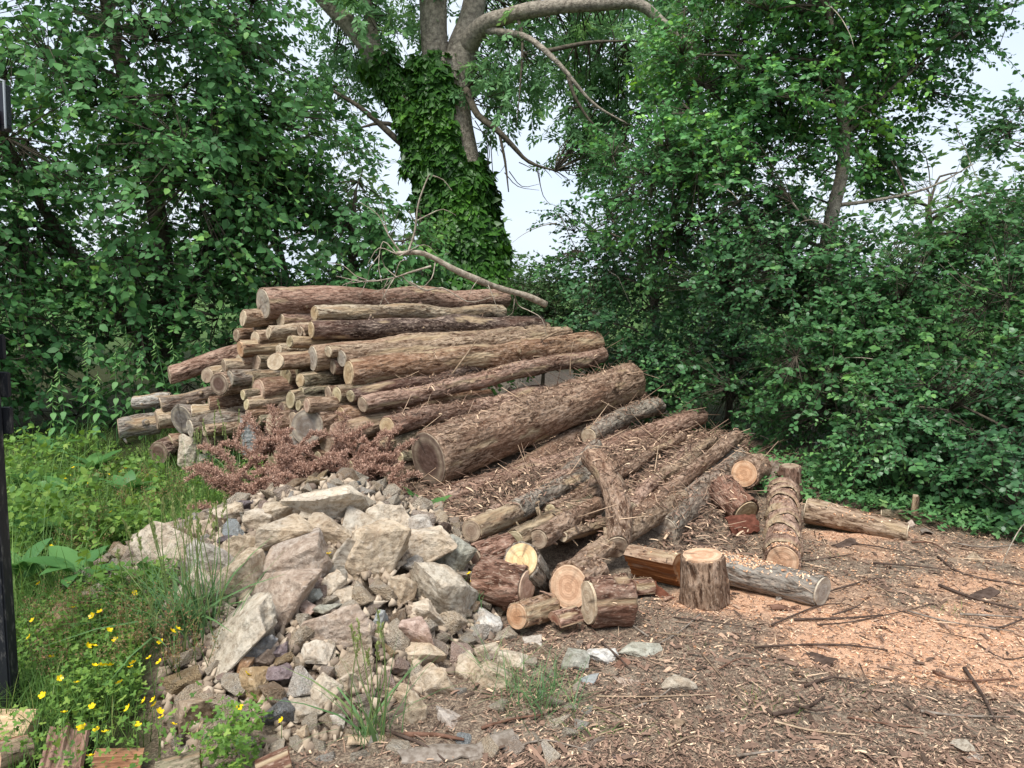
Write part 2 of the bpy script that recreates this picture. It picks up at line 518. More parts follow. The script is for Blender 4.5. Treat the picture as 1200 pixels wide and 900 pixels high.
gx, gy = axis_coords(-3.6, 4.4, 0.045, 1400), axis_coords(2.0, 8.6, 0.045, 1400)
GV, a_g, a_s, a_f = [], [], [], []
for y in gy:
    for x in gx:
        near = abs(x) < 9 and -1 < y < 14
        z = ground_z(x, y) if near else 0.0
        if near and 1.5 < y < 8.6:
            z += 0.012 * noise.noise(Vector((x * 11, y * 11, 1))) + 0.007 * noise.noise(Vector((x * 26, y * 26, 4)))
        GV.append((x, y, z))
        a_g.append(grassy(x, y)); a_s.append(sawdust(x, y) if near else 0.0); a_f.append(sstep(14, 30, math.hypot(x, y)))
nx, ny = len(gx), len(gy)
ii = (np.arange(ny - 1)[:, None] * nx + np.arange(nx - 1)[None]).ravel()
GT = np.concatenate([np.stack([ii, ii + 1, ii + nx + 1], 1), np.stack([ii, ii + nx + 1, ii + nx], 1)])
def make_ground_mat():
    m, nt, out = new_mat("yard_ground")
    tc = nt.nodes.new("ShaderNodeTexCoord"); v = tc.outputs['Object']
    n1 = noise_tex(nt, v, 24, 8, 0.7); n2 = noise_tex(nt, v, 3, 4); n3 = noise_tex(nt, v, 110, 4, 0.7); n4 = noise_tex(nt, v, 260, 3, 0.7)
    mulch = ramp(nt, n1, [(0.3, (0.08, 0.058, 0.045)), (0.46, (0.28, 0.205, 0.145)), (0.6, (0.43, 0.335, 0.24)), (0.75, (0.55, 0.45, 0.335))])
    mulch = mixc(nt, ramp(nt, n3, [(0.42, 0.8), (0.58, 0)]), mulch, (0.07, 0.052, 0.042))
    mulch = mixc(nt, ramp(nt, n3, [(0.58, 0), (0.72, 0.8)]), mulch, (0.42, 0.34, 0.26))
    mulch = mixc(nt, ramp(nt, n2, [(0.48, 0), (0.68, 0.55)]), mulch, (0.235, 0.20, 0.155))
    saw = ramp(nt, n4, [(0.33, (0.36, 0.22, 0.14)), (0.5, (0.70, 0.39, 0.235)), (0.68, (0.80, 0.58, 0.41))])
    soil = ramp(nt, n1, [(0.35, (0.02, 0.022, 0.012)), (0.6, (0.05, 0.06, 0.022)), (0.75, (0.085, 0.08, 0.04))])
    c = mixc(nt, ramp(nt, add_(nt, attr(nt, 'sawdust'), add_(nt, n3, 0.5, 'MULTIPLY')), [(0.6, 0), (1.1, .85)]), mulch, saw)
    c = mixc(nt, ramp(nt, add_(nt, attr(nt, 'grassy'), add_(nt, n1, 0.4, 'MULTIPLY')), [(0.5, 0), (0.85, 1)]), c, soil)
    c = mixc(nt, attr(nt, 'far'), c, (0.07, 0.13, 0.035))
    finish(nt, out, c, 0.95, add_(nt, n1, add_(nt, n3, 0.6, 'MULTIPLY')), 0.02, 0.9, 0.1)
    return m
ground_ob = link("ground", tri_mesh("ground", GV, GT, {'grassy': a_g, 'sawdust': a_s, 'far': a_f}, True), make_ground_mat())
tag(ground_ob, kind='structure')

# ------------------------------------------------------------------ logs
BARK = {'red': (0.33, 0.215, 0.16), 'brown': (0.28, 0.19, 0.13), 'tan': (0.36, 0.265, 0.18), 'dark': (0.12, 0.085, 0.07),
        'pale': (0.46, 0.38, 0.27), 'grey': (0.27, 0.245, 0.20), 'rust': (0.29, 0.18, 0.11), 'moss': (0.21, 0.185, 0.12), 'fresh': (0.27, 0.155, 0.11),
        'silver': (0.40, 0.385, 0.34)}
CUTC = {'ochre': (0.54, 0.37, 0.17), 'grey': (0.42, 0.355, 0.28), 'brown': (0.36, 0.25, 0.16), 'tan': (0.56, 0.43, 0.27), 'yellow': (0.60, 0.49, 0.24),
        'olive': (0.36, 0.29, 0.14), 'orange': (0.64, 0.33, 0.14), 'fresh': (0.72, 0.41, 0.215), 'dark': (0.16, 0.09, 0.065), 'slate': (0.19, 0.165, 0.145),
        'pink': (0.50, 0.30, 0.20), 'cream': (0.72, 0.56, 0.36), 'butter': (0.72, 0.48, 0.18), 'cracked': (0.24, 0.2, 0.165)}
LOG_BVH_V, LOG_BVH_T = [], []
def cut_disc(name, L0, r, slope, parent, color, near, seed, k=0.94, squash=1.0):
    """the sawn face: a thin wooden disc standing a little proud of the bark"""
    g_ = sum(color) / 3; color = tuple(.74 * q + .26 * g_ for q in color)
    n = 26
    V, F, E, K = [], [], [], []
    cr = [random.uniform(0, 2 * PI) for _ in range(random.choice((0, 1, 2, 3)))]
    rad = (0.0, .3, .55, .75, .9, 1.0, 1.0)
    sgn = -1 if near else 1
    for j, q in enumerate(rad):
        for i in range(n):
            a = 2 * PI * i / n
            rr = r * k * q * (1 + 0.03 * noise.noise(Vector((math.cos(a) * 1.4 + seed, math.sin(a) * 1.4, seed))))
            x, y = rr * math.cos(a), rr * math.sin(a) * squash
            z = L0 + sgn * (0.006 if j < 6 else -0.012) + slope[0] * x + slope[1] * y + 0.0025 * noise.noise(Vector((x * 40, y * 40, seed)))
            V.append((x, y, z)); E.append(q)
            K.append(max([0] + [(0.8 if q < .95 else .5) * max(0, 1 - abs(((a - c + PI) % (2 * PI)) - PI) / 0.13) * (q > .2) for c in cr]))
    for j in range(len(rad) - 1):
        for i in range(n):
            i2 = (i + 1) % n
            f = (j * n + i, j * n + i2, (j + 1) * n + i2, (j + 1) * n + i)
            F.append(f[::-1] if not near else f)
    o = link(name, py_mesh(name, V, F, {'edge': E, 'crack': K}, False), M_CUT, parent)
    o.color = (*color, 1)
    return o
def bark_body(name, L, r0, r1, seed, peel=0.2, bend=(0, 0), slope0=(0, 0), slope1=(0, 0), rough=0.05, knots=4, n=26, plates=0.006, squash=1.0, step=0.035, wave=0.0):
    m = max(6, int(L / step))
    V, F, P = [], [], []
    def radius(a, t, z):
        ca, sa = math.cos(a), math.sin(a)
        base = r0 + (r1 - r0) * t
        lo = 1 + rough * noise.noise(Vector((ca * 1.3 + seed, sa * 1.3, z * 1.6))) + rough * .8 * noise.noise(Vector((ca * 2.6, sa * 2.6 + seed, z * 4.0)))
        pk = noise.noise(Vector((ca * 1.2 * (1 + r0 * 5) + seed * 3, sa * 1.2 * (1 + r0 * 5), z * 2.2))) + .35 * noise.noise(Vector((ca * 5 + seed, sa * 5, z * 9)))
        thr = {0: 2.0}.get(peel, 0.75 - peel * 1.5)
        pe = sstep(thr - 0.05, thr + 0.05, pk)
        h = plates * (1 - pe) * (1 + 1.3 * noise.noise(Vector((ca * 4.5, sa * 4.5, z * 11 + seed)))) + 0.35 * plates * noise.noise(Vector((ca * 11, sa * 11 + seed, z * 26)))
        return base * lo + h, pe
    prof = [(0, .86, 0.006), (0, 0.97, 0.0)] + [(k / m, 1.0, None) for k in range(m + 1)] + [(1, .97, 0), (1, .86, -0.006)]
    for (t, q, dz) in prof:
        z = t * L
        if dz is None:
            zz = min(max(z, 0.006), L - 0.006)
        else:
            zz = z + dz
        ox, oy = bend[0] * 4 * t * (1 - t) + wave * noise.noise(Vector((z * 1.7, seed, 0))) * 4 * t * (1 - t), bend[1] * 4 * t * (1 - t) + wave * noise.noise(Vector((z * 1.7, seed, 7))) * 4 * t * (1 - t)
        for i in range(n):
            a = 2 * PI * i / n
            r, pe = radius(a, t, z)
            r *= q
            x, y = r * math.cos(a), r * math.sin(a) * squash
            w0, w1 = max(0, 1 - t * L / 0.5) ** 1, max(0, 1 - (1 - t) * L / 0.5)
            if L < 0.6: w0, w1 = 1 - t, t
            V.append((x + ox, y + oy, zz + (slope0[0] * x + slope0[1] * y) * w0 + (slope1[0] * x + slope1[1] * y) * w1)); P.append(pe)
    R = len(prof)
    for j in range(R - 1):
        for i in range(n):
            i2 = (i + 1) % n
            F.append((j * n + i, j * n + i2, (j + 1) * n + i2, (j + 1) * n + i))
    for _ in range(knots):                                           # snapped branch stubs
        t = random.uniform(.06, .95); a = random.uniform(0, 2 * PI); z = t * L
        r, _p = radius(a, t, z)
        kr = random.uniform(.1, .26) * min(r0, .12); kl = random.choice((.006, .012, .025, .05))
        c = Vector((r * math.cos(a) + bend[0] * 4 * t * (1 - t), r * math.sin(a) * squash + bend[1] * 4 * t * (1 - t), z))
        d = Vector((math.cos(a), math.sin(a), random.uniform(-.2, .6))).normalized()
        e1 = d.cross(Vector((0, 0, 1))).normalized(); e2 = d.cross(e1)
        b = len(V)
        for (q, h) in ((1.7, -.012), (1.1, kl * .4), (.75, kl)):
            for i in range(6):
                g = 2 * PI * i / 6
                V.append(tuple(c + (e1 * math.cos(g) + e2 * math.sin(g)) * kr * q + d * h)); P.append(0.0 if h < kl else .8)
        for j in range(2):
            for i in range(6):
                i2 = (i + 1) % 6
                F.append((b + j * 6 + i, b + j * 6 + i2, b + (j + 1) * 6 + i2, b + (j + 1) * 6 + i))
        F.append(tuple(b + 12 + i for i in range(6)))
    return py_mesh(name, V, F, {'peel': P}, True)
def place_axis(o, p0, p1):
    d = (Vector(p1) - Vector(p0)).normalized()
    o.rotation_mode = 'QUATERNION'
    ref = Vector((0, 0, 1)) if abs(d.z) < .95 else Vector((0, 1, 0))
    x = ref.cross(d).normalized(); y = d.cross(x)
    M = Matrix((x, y, d)).transposed()
    o.rotation_quaternion = M.to_quaternion()
    o.location = p0
def remember(o):
    M = Matrix.LocRotScale(o.location, o.rotation_quaternion, None)
    me = o.data
    b = len(LOG_BVH_V)
    LOG_BVH_V.extend([M @ v.co for v in me.vertices])
    LOG_BVH_T.extend([[b + i for i in p.vertices] for p in me.polygons])
def settle(p0, p1, r0, r1, gap):
    c = Vector((0, 0, CAM_H))
    for k in np.arange(1.12, .78, -.004):
        a, b = c + (p0 - c) * k, c + (p1 - c) * k
        d = (b - a).normalized(); s = math.sqrt(max(0, 1 - d.z * d.z))
        lo = min(a.z - r0 * k * s - ground_z(a.x, a.y), b.z - r1 * k * s - ground_z(b.x, b.y))
        if lo >= gap: break
    return a, b, r0 * k, r1 * k
def log(name, p0, p1, r0, r1, bark, cut, label, cat='log', group=None, peel=0.2, bend=(0, 0), slope0=(0, 0), knots=4, rough=.05, plates=.006, squash=1.0, n=24, cut2=None, slope1=(0, 0), k=.94, step=.045, mute=False, wave=0.0, rest=None):
    p0, p1 = Vector(p0), Vector(p1)
    if rest is not None:
        p0, p1, r0, r1 = settle(p0, p1, r0, r1, rest)
    L = (p1 - p0).length
    seed = random.uniform(0, 90)
    o = link(name, bark_body(name, L, r0, r1, seed, peel, bend, slope0, slope1, rough, knots, n, plates, squash, step, wave), M_BARK)
    place_axis(o, p0, p1)
    c = BARK[bark]; j = random.uniform(.9, 1.1)
    o.color = (c[0] * j, c[1] * j, c[2] * j, 1)
    tag(o, label, cat, group)
    c = CUTC[cut]; j = random.uniform(.92, 1.08)
    cut_disc('cut_face', 0, r0, slope0, o, tuple(q * j for q in c), True, seed, k, squash)
    cut_disc('cut_face', L, r1, slope1, o, tuple(q * j for q in CUTC[cut2 or cut]), False, seed + 5, k, squash)
    if not mute: remember(o)
    return o
def yface(u, v):
    return 5.3 + (503 - u) / 363 * 1.2 + (540 - v) / 185 * 0.8
GS = "logs heaped in the big stack"
DIRH = Vector((0.72, 0.69, 0)).normalized()
def slog(u, v, rp, bark, cut, label, end=None, L=1.5, y=None, dz=0.0, turn=0.0, r1=None, dv=0.0, **kw):
    """a log of the stack: the seen end face and either its far end or a length along the heap"""
    y = (y or yface(u, v)) + (0 if end else random.gauss(0, .09))
    p0 = at(u, v, y); r0 = rp / FPX * y
    if end:
        p1 = at(*end)
        rr = r1 or r0 * .85
    else:
        a = math.atan2(DIRH.y, DIRH.x) + turn + random.uniform(-.06, .06)
        p1 = p0 + Vector((math.cos(a) * L, math.sin(a) * L, dz))
        rr = r1 or r0 * .92
    kw.setdefault('slope0', (random.uniform(-.12, .12), random.uniform(-.12, .12)))
    kw.setdefault('wave', .06)
    kw.setdefault('rough', .08)
    return log('log', p0, p1, r0, rr, bark, cut, label, 'log', GS, **kw)

# the long logs whose sides show
slog(308.7, 356, 18, 'red', 'grey', "thick log with mauve bark lying topmost on the log stack", (592, 350, 8.5), r1=.1, peel=.22, knots=7, n=32)
slog(368.7, 367.3, 8.5, 'pale', 'ochre', "peeled cream log directly below the topmost thick log", (588, 366.5, 8.1), r1=.075, peel=.42, knots=5, y=6.5)
slog(365, 386.5, 10, 'dark', 'ochre', "dark log with a pale streaked top, second below the topmost log", (632, 383, 8.0), r1=.11, peel=.2, knots=9, y=6.4)
slog(366.7, 420, 15, 'tan', 'grey', "pale barked log with a broad grey sawn end over the stack face", (640, 388, 8.0), r1=.09, peel=.4, n=30)
slog(400.7, 420, 10, 'tan', 'grey', "half hidden log behind the long log with the ochre end", (665, 392, 7.9), r1=.08, peel=.3)
slog(408.7, 438, 15.5, 'rust', 'ochre', "long orange brown log with an ochre end crossing the stack", (699, 402, 7.8), r1=.115, peel=.3, knots=6, n=32)
slog(425, 474, 9.5, 'red', 'brown', "rough log with an orange knot under the long ochre ended log", (706, 416, 7.7), r1=.075, peel=.25, y=5.8, knots=8, rough=.09)
slog(411, 464, 7.5, 'dark', 'olive', "small dark log with olive end tucked under the long ochre ended log", (690, 408, 7.9), r1=.06, y=5.85)
slog(453.5, 500, 11.5, 'red', 'ochre', "long red barked log with green rimmed end above the biggest trunk", (636, 462, 7.2), r1=.09, peel=.1, knots=6, n=28)
slog(443.7, 523, 8.5, 'moss', 'ochre', "greenish tan log lying right behind the biggest trunk", (660, 474, 7.2), r1=.07, peel=.3)
BIG = log('log', at(502, 538, 5.3), at(739, 447, 7.35), .19, .165, 'brown', 'dark', "biggest trunk, dark ringed end facing forward, on the front of the stack", 'log', GS, peel=.16, knots=5, n=44, plates=.009, k=.97, slope0=(.1, .0), squash=1.05)
log('log', at(515, 586, 5.05), at(820, 487, 7.2), .085, .085, 'red', 'brown', "long reddish log running below the biggest trunk to the hedge", 'log', GS, peel=.15, bend=(0, -.03), knots=6, n=28)
log('log', at(600, 560, 5.6), at(750, 466, 7.8), .09, .095, 'brown', 'brown', "dark log end peeping out behind the far end of the biggest trunk", 'log', GS, knots=2)
log('log', at(690, 512, 6.3), at(771, 476, 7.3), .075, .08, 'grey', 'tan', "short crooked pale grey log beyond the biggest trunk", 'log', GS, peel=.1, bend=(.03, .03), rough=.1)
log('log', at(655, 570, 5.6), at(800, 508, 7.2), .09, .09, 'brown', 'brown', "litter covered log under the long reddish log near the hedge", 'log', GS, knots=3)
log('log', at(676, 548, 5.95), at(752, 467, 7.6), .08, .08, 'red', 'brown', "reddish log half buried in litter behind the short crooked grey log", 'log', GS, knots=3)
GH = "loose logs at the front of the heap"
BX = -.075
log('log', at(722, 641, 4.5), at(694, 536, 5.45), .075, .08, 'brown', 'brown', "log lying end on down the brushwood with its brown sawn end towards us", 'log', GH, peel=.08, knots=6, bend=(BX, .03), rough=.09, n=30, slope0=(-.1, .1), cut2='brown', rest=.075)
log('log', at(684, 657, 4.42), at(800, 584, 5.65), .056, .062, 'tan', 'grey', "pale tan log passing beneath the end on log", 'log', GH, peel=.12, knots=4, rest=.005)
log('log', at(778, 622, 5.0), at(862, 540, 6.45), .10, .125, 'grey', 'grey', "thick grey litter dusted log pointing at the far orange round", 'log', GH, peel=.08, knots=3, n=30, rest=-.09)
log('log', at(735, 614, 5.15), at(864, 511, 6.7), .05, .055, 'brown', 'grey', "slender pole lying on the thick grey log", 'log', GH, peel=.08, knots=6, rest=.005)
log('log', at(552.5, 622, 4.62), at(640, 585, 5.6), .07, .07, 'tan', 'brown', "log with a pale stripped flank above the reddish bark rounds", 'log', GH, peel=.4, rest=.005)
log('log', at(603, 598.6, 4.75), at(690, 556, 5.7), .065, .065, 'grey', 'slate', "grey log end stacked above the olive yellow log end", 'log', GH, peel=.2, rest=.005)
log('log', at(603, 634, 4.55), at(690, 590, 5.5), .066, .066, 'moss', 'olive', "olive yellow log end just behind the butter coloured round", 'log', GH, peel=.35, rest=.005)
log('log', at(631, 632, 4.5), at(700, 592, 5.4), .06, .062, 'brown', 'brown', "brown log end beside the olive yellow log end", 'log', GH, peel=.1, rest=.005)
log('log', at(645, 597.5, 4.75), at(705, 574, 5.4), .038, .042, 'brown', 'yellow', "thin log with bright yellow end in the brushwood", 'log', GH, peel=.3, rest=.005)
log('log', at(660, 629, 4.5), at(712, 612, 5.0), .032, .035, 'tan', 'tan', "thin tan log just left of the end on log", 'log', GH, peel=.35, rest=.005)
for (a_, b_, r_, bk, lb) in (((640, 592, 5.0), (735, 538, 6.0), .045, 'brown', "slim brown log sunk in the brushwood above the yellow ended one"),
        ((575, 604, 4.85), (668, 556, 5.8), .045, 'red', "slim reddish log sunk in litter below the long reddish log"),
        ((740, 596, 5.3), (806, 528, 6.6), .05, 'red', "reddish pole lying between the curved end on log and the slender pole"),
        ((715, 560, 5.8), (800, 512, 6.9), .04, 'brown', "thin brown pole below the long reddish log near the hedge"),
        ((650, 566, 5.5), (700, 520, 6.2), .038, 'grey', "thin grey pole across the middle of the brushwood"),
        ((770, 560, 6.1), (838, 516, 7.0), .045, 'tan', "tan pole under the upper end of the slender pole")):
    log('log', at(*a_), at(*b_), r_, r_ * .9, bk, 'tan', lb, 'log', GH, peel=.15, knots=5, rough=.1, wave=.05, n=18, rest=.02)

# the face of the stack
F = [
 (285, 373, 12, 'tan', 'tan', "knobbly double hearted log end left under the topmost log", dict(squash=.8, rough=.13)),
 (329, 376, 9, 'red', 'tan', "short red barked log tucked beneath the topmost log", dict(peel=.25)),
 (277, 393, 7.5, 'rust', 'brown', "small rusty log end at the upper left edge of the stack", dict()),
 (299, 398, 10, 'tan', 'tan', "tan log with a torn flank below the knobbly double hearted end", dict(peel=.35, rough=.1)),
 (315, 390, 7, 'pale', 'tan', "pale log end resting upon the tan torn log", dict()),
 (282, 409, 9.5, 'rust', 'orange', "broken orange log end above the leaning red log", dict(rough=.14, peel=.5)),
 (327, 410.5, 7, 'pale', 'tan', "thin peeled log on top of the splintered half log", dict(peel=.5)),
 (323, 424, 12, 'tan', 'tan', "splintered half log with ragged pale end", dict(rough=.15, squash=.85, slope0=(-.4, .2))),
 (281, 424, 9.2, 'brown', 'tan', "smooth brown log with a round tan end below the orange broken one", dict()),
 (263, 428.7, 8, 'pale', 'brown', "split pale topped log left of the smooth brown log", dict(peel=.5)),
 (273, 432, 6.5, 'brown', 'brown', "small brown end wedged under the smooth brown log", dict()),
 (243, 440, 9, 'pale', 'brown', "wedge cut pale log end beneath the leaning red log", dict(peel=.5, slope0=(-.4, .1))),
 (257, 450, 13.5, 'brown', 'dark', "dark brown oval log end low on the left of the stack", dict(slope0=(-.35, .0))),
 (270, 443, 9, 'grey', 'grey', "weathered split log right of the dark brown oval end", dict(rough=.12, peel=.3)),
 (293, 446, 11, 'moss', 'olive', "olive stained log end behind the big pinkish log", dict()),
 (302.7, 458, 14, 'brown', 'pink', "big furrowed log with a pinkish brown end mid stack", dict(plates=.009)),
 (285, 463, 6.2, 'moss', 'yellow', "small yellow green log end left of the big furrowed log", dict()),
 (245, 474.7, 9, 'brown', 'brown', "dark barked log lying over the pale yellow sawn log", dict(turn=-.3)),
 (255, 487, 8, 'pale', 'yellow', "pale yellow sawn log low in the left part of the stack", dict(turn=-.3, peel=.45)),
 (226, 483, 8.5, 'pale', 'tan', "pale torn log beside the grey leaning disc", dict(peel=.5, turn=-.3, rough=.1)),
 (213, 491, 15, 'silver', 'slate', "grey weathered oblique log end leaning at the left foot", dict(slope0=(-.5, -.1), squash=1.15, L=.6)),
 (223, 502, 11, 'grey', 'grey', "mossy grey log end under the grey oblique end", dict(L=.6)),
 (250, 500, 7.5, 'rust', 'brown', "splintered rusty log under the pale yellow sawn log", dict(rough=.15, peel=.3)),
 (240, 505, 7, 'tan', 'tan', "narrow tan end under the dark barked log", dict()),
 (289, 474, 7, 'pale', 'yellow', "broken yellowish stub under the big furrowed log", dict(rough=.15, peel=.5)),
 (290, 486, 4.5, 'rust', 'tan', "tiny rusty end under the broken yellowish stub", dict()),
 (303, 492, 6, 'moss', 'olive', "small olive end left of the plain brown log", dict()),
 (318.7, 496.7, 13.5, 'brown', 'tan', "plain brown log with a tan end left of the grey oval", dict()),
 (343, 493, 11, 'dark', 'brown', "dark end squeezed between the plain brown log and the grey oval", dict()),
 (360, 500, 20, 'brown', 'cracked', "large grey oval slanting cut with a heart crack", dict(slope0=(-.5, .1), squash=1.1, L=1.4, y=5.75)),
 (347, 522, 16, 'tan', 'cracked', "grey cracked oval end below the large grey oval", dict(slope0=(-.45, .15), L=1.2, y=5.7)),
 (328, 515, 9, 'rust', 'orange', "orange brown stub below the plain brown log", dict(rough=.12)),
 (340.7, 468.7, 10.5, 'moss', 'olive', "mossy olive end right of the big furrowed log", dict()),
 (352, 446, 8.5, 'moss', 'ochre', "olive brown end below the splintered half log", dict()),
 (366, 456, 11.5, 'tan', 'brown', "pale sided log with a slanted brown end below the ochre ended log", dict(peel=.35, slope0=(-.3, .1))),
 (350, 475, 6.5, 'moss', 'olive', "small olive end between the mossy end and the pink round end", dict()),
 (360, 475, 9, 'tan', 'pink', "round pinkish end above the large grey oval", dict(peel=.15, y=5.75)),
 (376.7, 471, 5, 'tan', 'tan', "thin branch stub on the log with the pinkish end", dict(L=.7)),
 (385, 462, 10, 'brown', 'brown', "brown end hidden behind the yellow end with the dark heart", dict()),
 (395, 463, 10, 'moss', 'yellow', "yellow green end with a dark heart below the ochre ended log", dict(y=5.85)),
 (353, 459, 6, 'moss', 'olive', "narrow mossy end between two olive ends", dict()),
 (400, 486, 9.5, 'rust', 'ochre', "short log with an amber end right of the large grey oval", dict()),
 (397, 507, 13.5, 'tan', 'pink', "tan log with a pinkish oval end low in the stack", dict(slope0=(-.3, 0), y=5.6)),
 (384, 519, 13, 'brown', 'brown', "brown oval end behind the tan pinkish one", dict(slope0=(-.3, 0))),
 (419, 524, 12, 'pale', 'grey', "pale barked log with flaking plates near the brush", dict(peel=.45, slope0=(-.3, 0))),
 (436, 543.5, 10.5, 'brown', 'brown', "dark log end just above the dead conifer brush", dict()),
 (469.5, 536, 6.5, 'moss', 'yellow', "little yellow green end touching the biggest trunk", dict()),
 (373, 536, 8, 'brown', 'olive', "low dark end behind the tip of the conifer brush", dict()),
 (390, 430, 8.5, 'red', 'brown', "reddish flaky log wedged left of the ochre ended log", dict(peel=.2)),
 (385, 412, 7, 'tan', 'tan', "small end behind the broad grey sawn end", dict()),
 (352, 388, 6, 'brown', 'brown', "thin dark end just left of the dark pale topped log", dict()),
 (340, 400, 7, 'tan', 'olive', "pale cracked log end in the upper middle gap", dict(peel=.4)),
 (410, 548, 9, 'brown', 'olive', "low brown end half sunk in the conifer brush", dict()),
 (455, 556, 10, 'tan', 'tan', "pale end at the foot of the stack by the biggest trunk", dict()),
]
for (u, v, rp, bk, ct, lb, kw) in F:
    slog(u, v, rp, bk, ct, lb, **kw)
# left hand logs that poke out of the stack
slog(199, 440, 10, 'red', 'brown', "leaning red barked log poking out over the nettles", (318, 402, 7.2), y=6.9, r1=.09, peel=.05, slope0=(-.2, .2))
slog(157, 471.6, 7.5, 'silver', 'grey', "silvery short log poking left into the leaves", (200, 468, 6.95), y=6.9, peel=.3, r1=.06)
slog(189, 474.5, 9.5, 'grey', 'brown', "weathered log with dark stripes in front of the silvery short log", (262, 458, 7.0), y=6.7, peel=.3, r1=.06)
slog(139.5, 503, 13, 'silver', 'brown', "fat pale log reaching furthest towards the hazel at the left foot", (186, 495, 6.8), y=6.65, peel=.35, r1=.09, rough=.08)
slog(184, 492, 11.5, 'pale', 'brown', "pale log butted behind the fat pale log", (280, 476, 7.0), y=6.68, peel=.35, r1=.075)
slog(186, 531, 14, 'dark', 'dark', "dark rotten log with a pale chip at the foot of the stack", (236, 522, 7.0), y=6.5, peel=.12, r1=.1)
# filler logs in darker wood colours, added so that the gaps read dark
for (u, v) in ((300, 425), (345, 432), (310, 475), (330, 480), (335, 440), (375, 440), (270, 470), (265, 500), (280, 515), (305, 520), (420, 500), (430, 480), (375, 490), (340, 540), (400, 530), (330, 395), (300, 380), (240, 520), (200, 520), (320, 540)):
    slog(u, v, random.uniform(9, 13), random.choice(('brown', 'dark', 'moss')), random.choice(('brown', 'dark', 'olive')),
         "filler log end set far back in a dark gap of the stack", y=yface(u, v) + .25, L=1.2)

# ------------------------------------------------------------------ rounds and split pieces in the yard
GR = "sawn rounds scattered before the stack"
def round_(p0, p1, r0, r1, bark, cut, label, **kw):
    kw.setdefault('n', 36); kw.setdefault('step', .014); kw.setdefault('knots', 1); kw.setdefault('plates', .008); kw.setdefault('wave', 0); kw.setdefault('rest', -.008)
    return log('log_round', p0, p1, r0, r1, bark, cut, label, 'log round', GR, **kw)
round_(at(617, 688, 3.66), at(564, 680, 3.78), .088, .108, 'fresh', 'pink', "thick reddish bark round with a narrow pink sawn face on its right", peel=0, slope0=(0, 0), plates=.011)
round_(at(556, 657, 4.2), at(598, 643, 4.35), .082, .085, 'fresh', 'dark', "reddish bark round tucked behind the thick reddish round", peel=0, plates=.011)
round_(at(611, 657, 4.05), at(632, 688, 4.25), .098, .085, 'grey', 'butter', "grey barked round with a bright butter yellow top", peel=.05, slope0=(-.1, -.25))
round_(at(606, 722, 3.52), at(644, 710, 3.72), .064, .066, 'rust', 'orange', "small peeled amber round lying at the stones' edge", peel=.45, plates=.004)
round_(at(667, 688, 3.8), at(690, 674, 4.05), .118, .12, 'brown', 'fresh', "big orange round showing clear growth rings", peel=.1, slope0=(.2, .1))
round_(at(689, 706, 3.55), at(735, 703, 3.61), .108, .112, 'fresh', 'tan', "large round with flaking red bark and an oval tan face on its left", peel=.2, slope0=(0, 0), plates=.011)
stump = round_(at(823, 651, 3.86) + Vector((0, 0, 0)), at(826, 705, 3.86), .106, .122, 'brown', 'fresh', "upright chopping block with a fresh cut pink top", peel=.05)
round_(at(843, 572, 5.25), at(874, 601, 5.0), .10, .095, 'fresh', 'ochre', "red flaky bark round between the chopping block and hedge", peel=0, plates=.011)
round_(at(872, 555, 5.75), at(888, 548, 6.15), .105, .108, 'brown', 'orange', "far round with an orange heart and cream ring facing the camera", peel=.05, slope0=(.1, .1))
round_(at(926, 546, 6.0), at(926, 583, 6.0), .07, .085, 'red', 'brown', "small upright brown stump against the hedge", peel=.05)
log('log', at(963, 693, 3.82), at(845, 664, 4.12), .08, .085, 'silver', 'grey', "bare silver grey log dusted with sawdust beside the chopping block", 'log', GR, peel=.12, plates=.003, knots=3, n=34, slope0=(.3, .0), rough=.03, rest=-.008)
NOTCH = log('log', at(917, 658, 4.22), at(918, 575, 5.5), .094, .092, 'red', 'fresh', "log hacked into overlapping bark rings behind the grey log", 'log', GR, peel=.05, knots=0, n=36, plates=.006, rest=-.008)
for k in range(7):                                                    # saw notches: plates of bark stepping up along its back
    z0 = .10 + k * .185
    rr = .094
    V, Fc, Pk = [], [], []
    for j in range(6):
        for i in range(17):
            a = PI * (-.08 + 1.16 * i / 16)
            zz = z0 + .028 * j + .07 * math.sin(a * 1.0 + k) * (1 if k % 2 else -1) + .02 * noise.noise(Vector((i * .6, k * 3.1, 0)))
            r = rr + .004 + (.024 - .0045 * j) * (.55 + .6 * math.sin(a))
            if j == 0: r -= .02
            V.append((r * math.cos(a), r * math.sin(a), zz)); Pk.append(1.0 if (j == 0 or k in (1, 3) and i < 8) else 0.0)
    for j in range(5):
        for i in range(16):
            Fc.append((j * 17 + i, j * 17 + i + 1, (j + 1) * 17 + i + 1, (j + 1) * 17 + i))
    b = link('bark_plate', py_mesh('bark_plate', V, Fc, {'peel': Pk}, True), M_BARK, NOTCH)
    b.color = NOTCH.color
p = G(945, 606); q = G(1063, 622)
log('log', p + Vector((0, 0, .05)), q + Vector((0, 0, -.01)), .085, .055, 'tan', 'tan', "tan log half buried in sawdust at the hedge foot", 'log', GR, peel=.3, knots=3, rest=-.008)
p = G(1033, 606); q = G(1096, 612)
log('log', p + Vector((0, 0, .02)), q + Vector((0, 0, .02)), .035, .03, 'moss', 'tan', "thin mossy log at the hedge foot with a stub standing by it", 'log', GR, peel=.2, rest=-.008)
p = G(1069, 612)
log('stake', p + Vector((0, 0, -.03)), at(1073, 581, p.y), .022, .018, 'tan', 'tan', "short upright wooden stub by the thin mossy log", 'stake', None, peel=.4, knots=1, n=14)

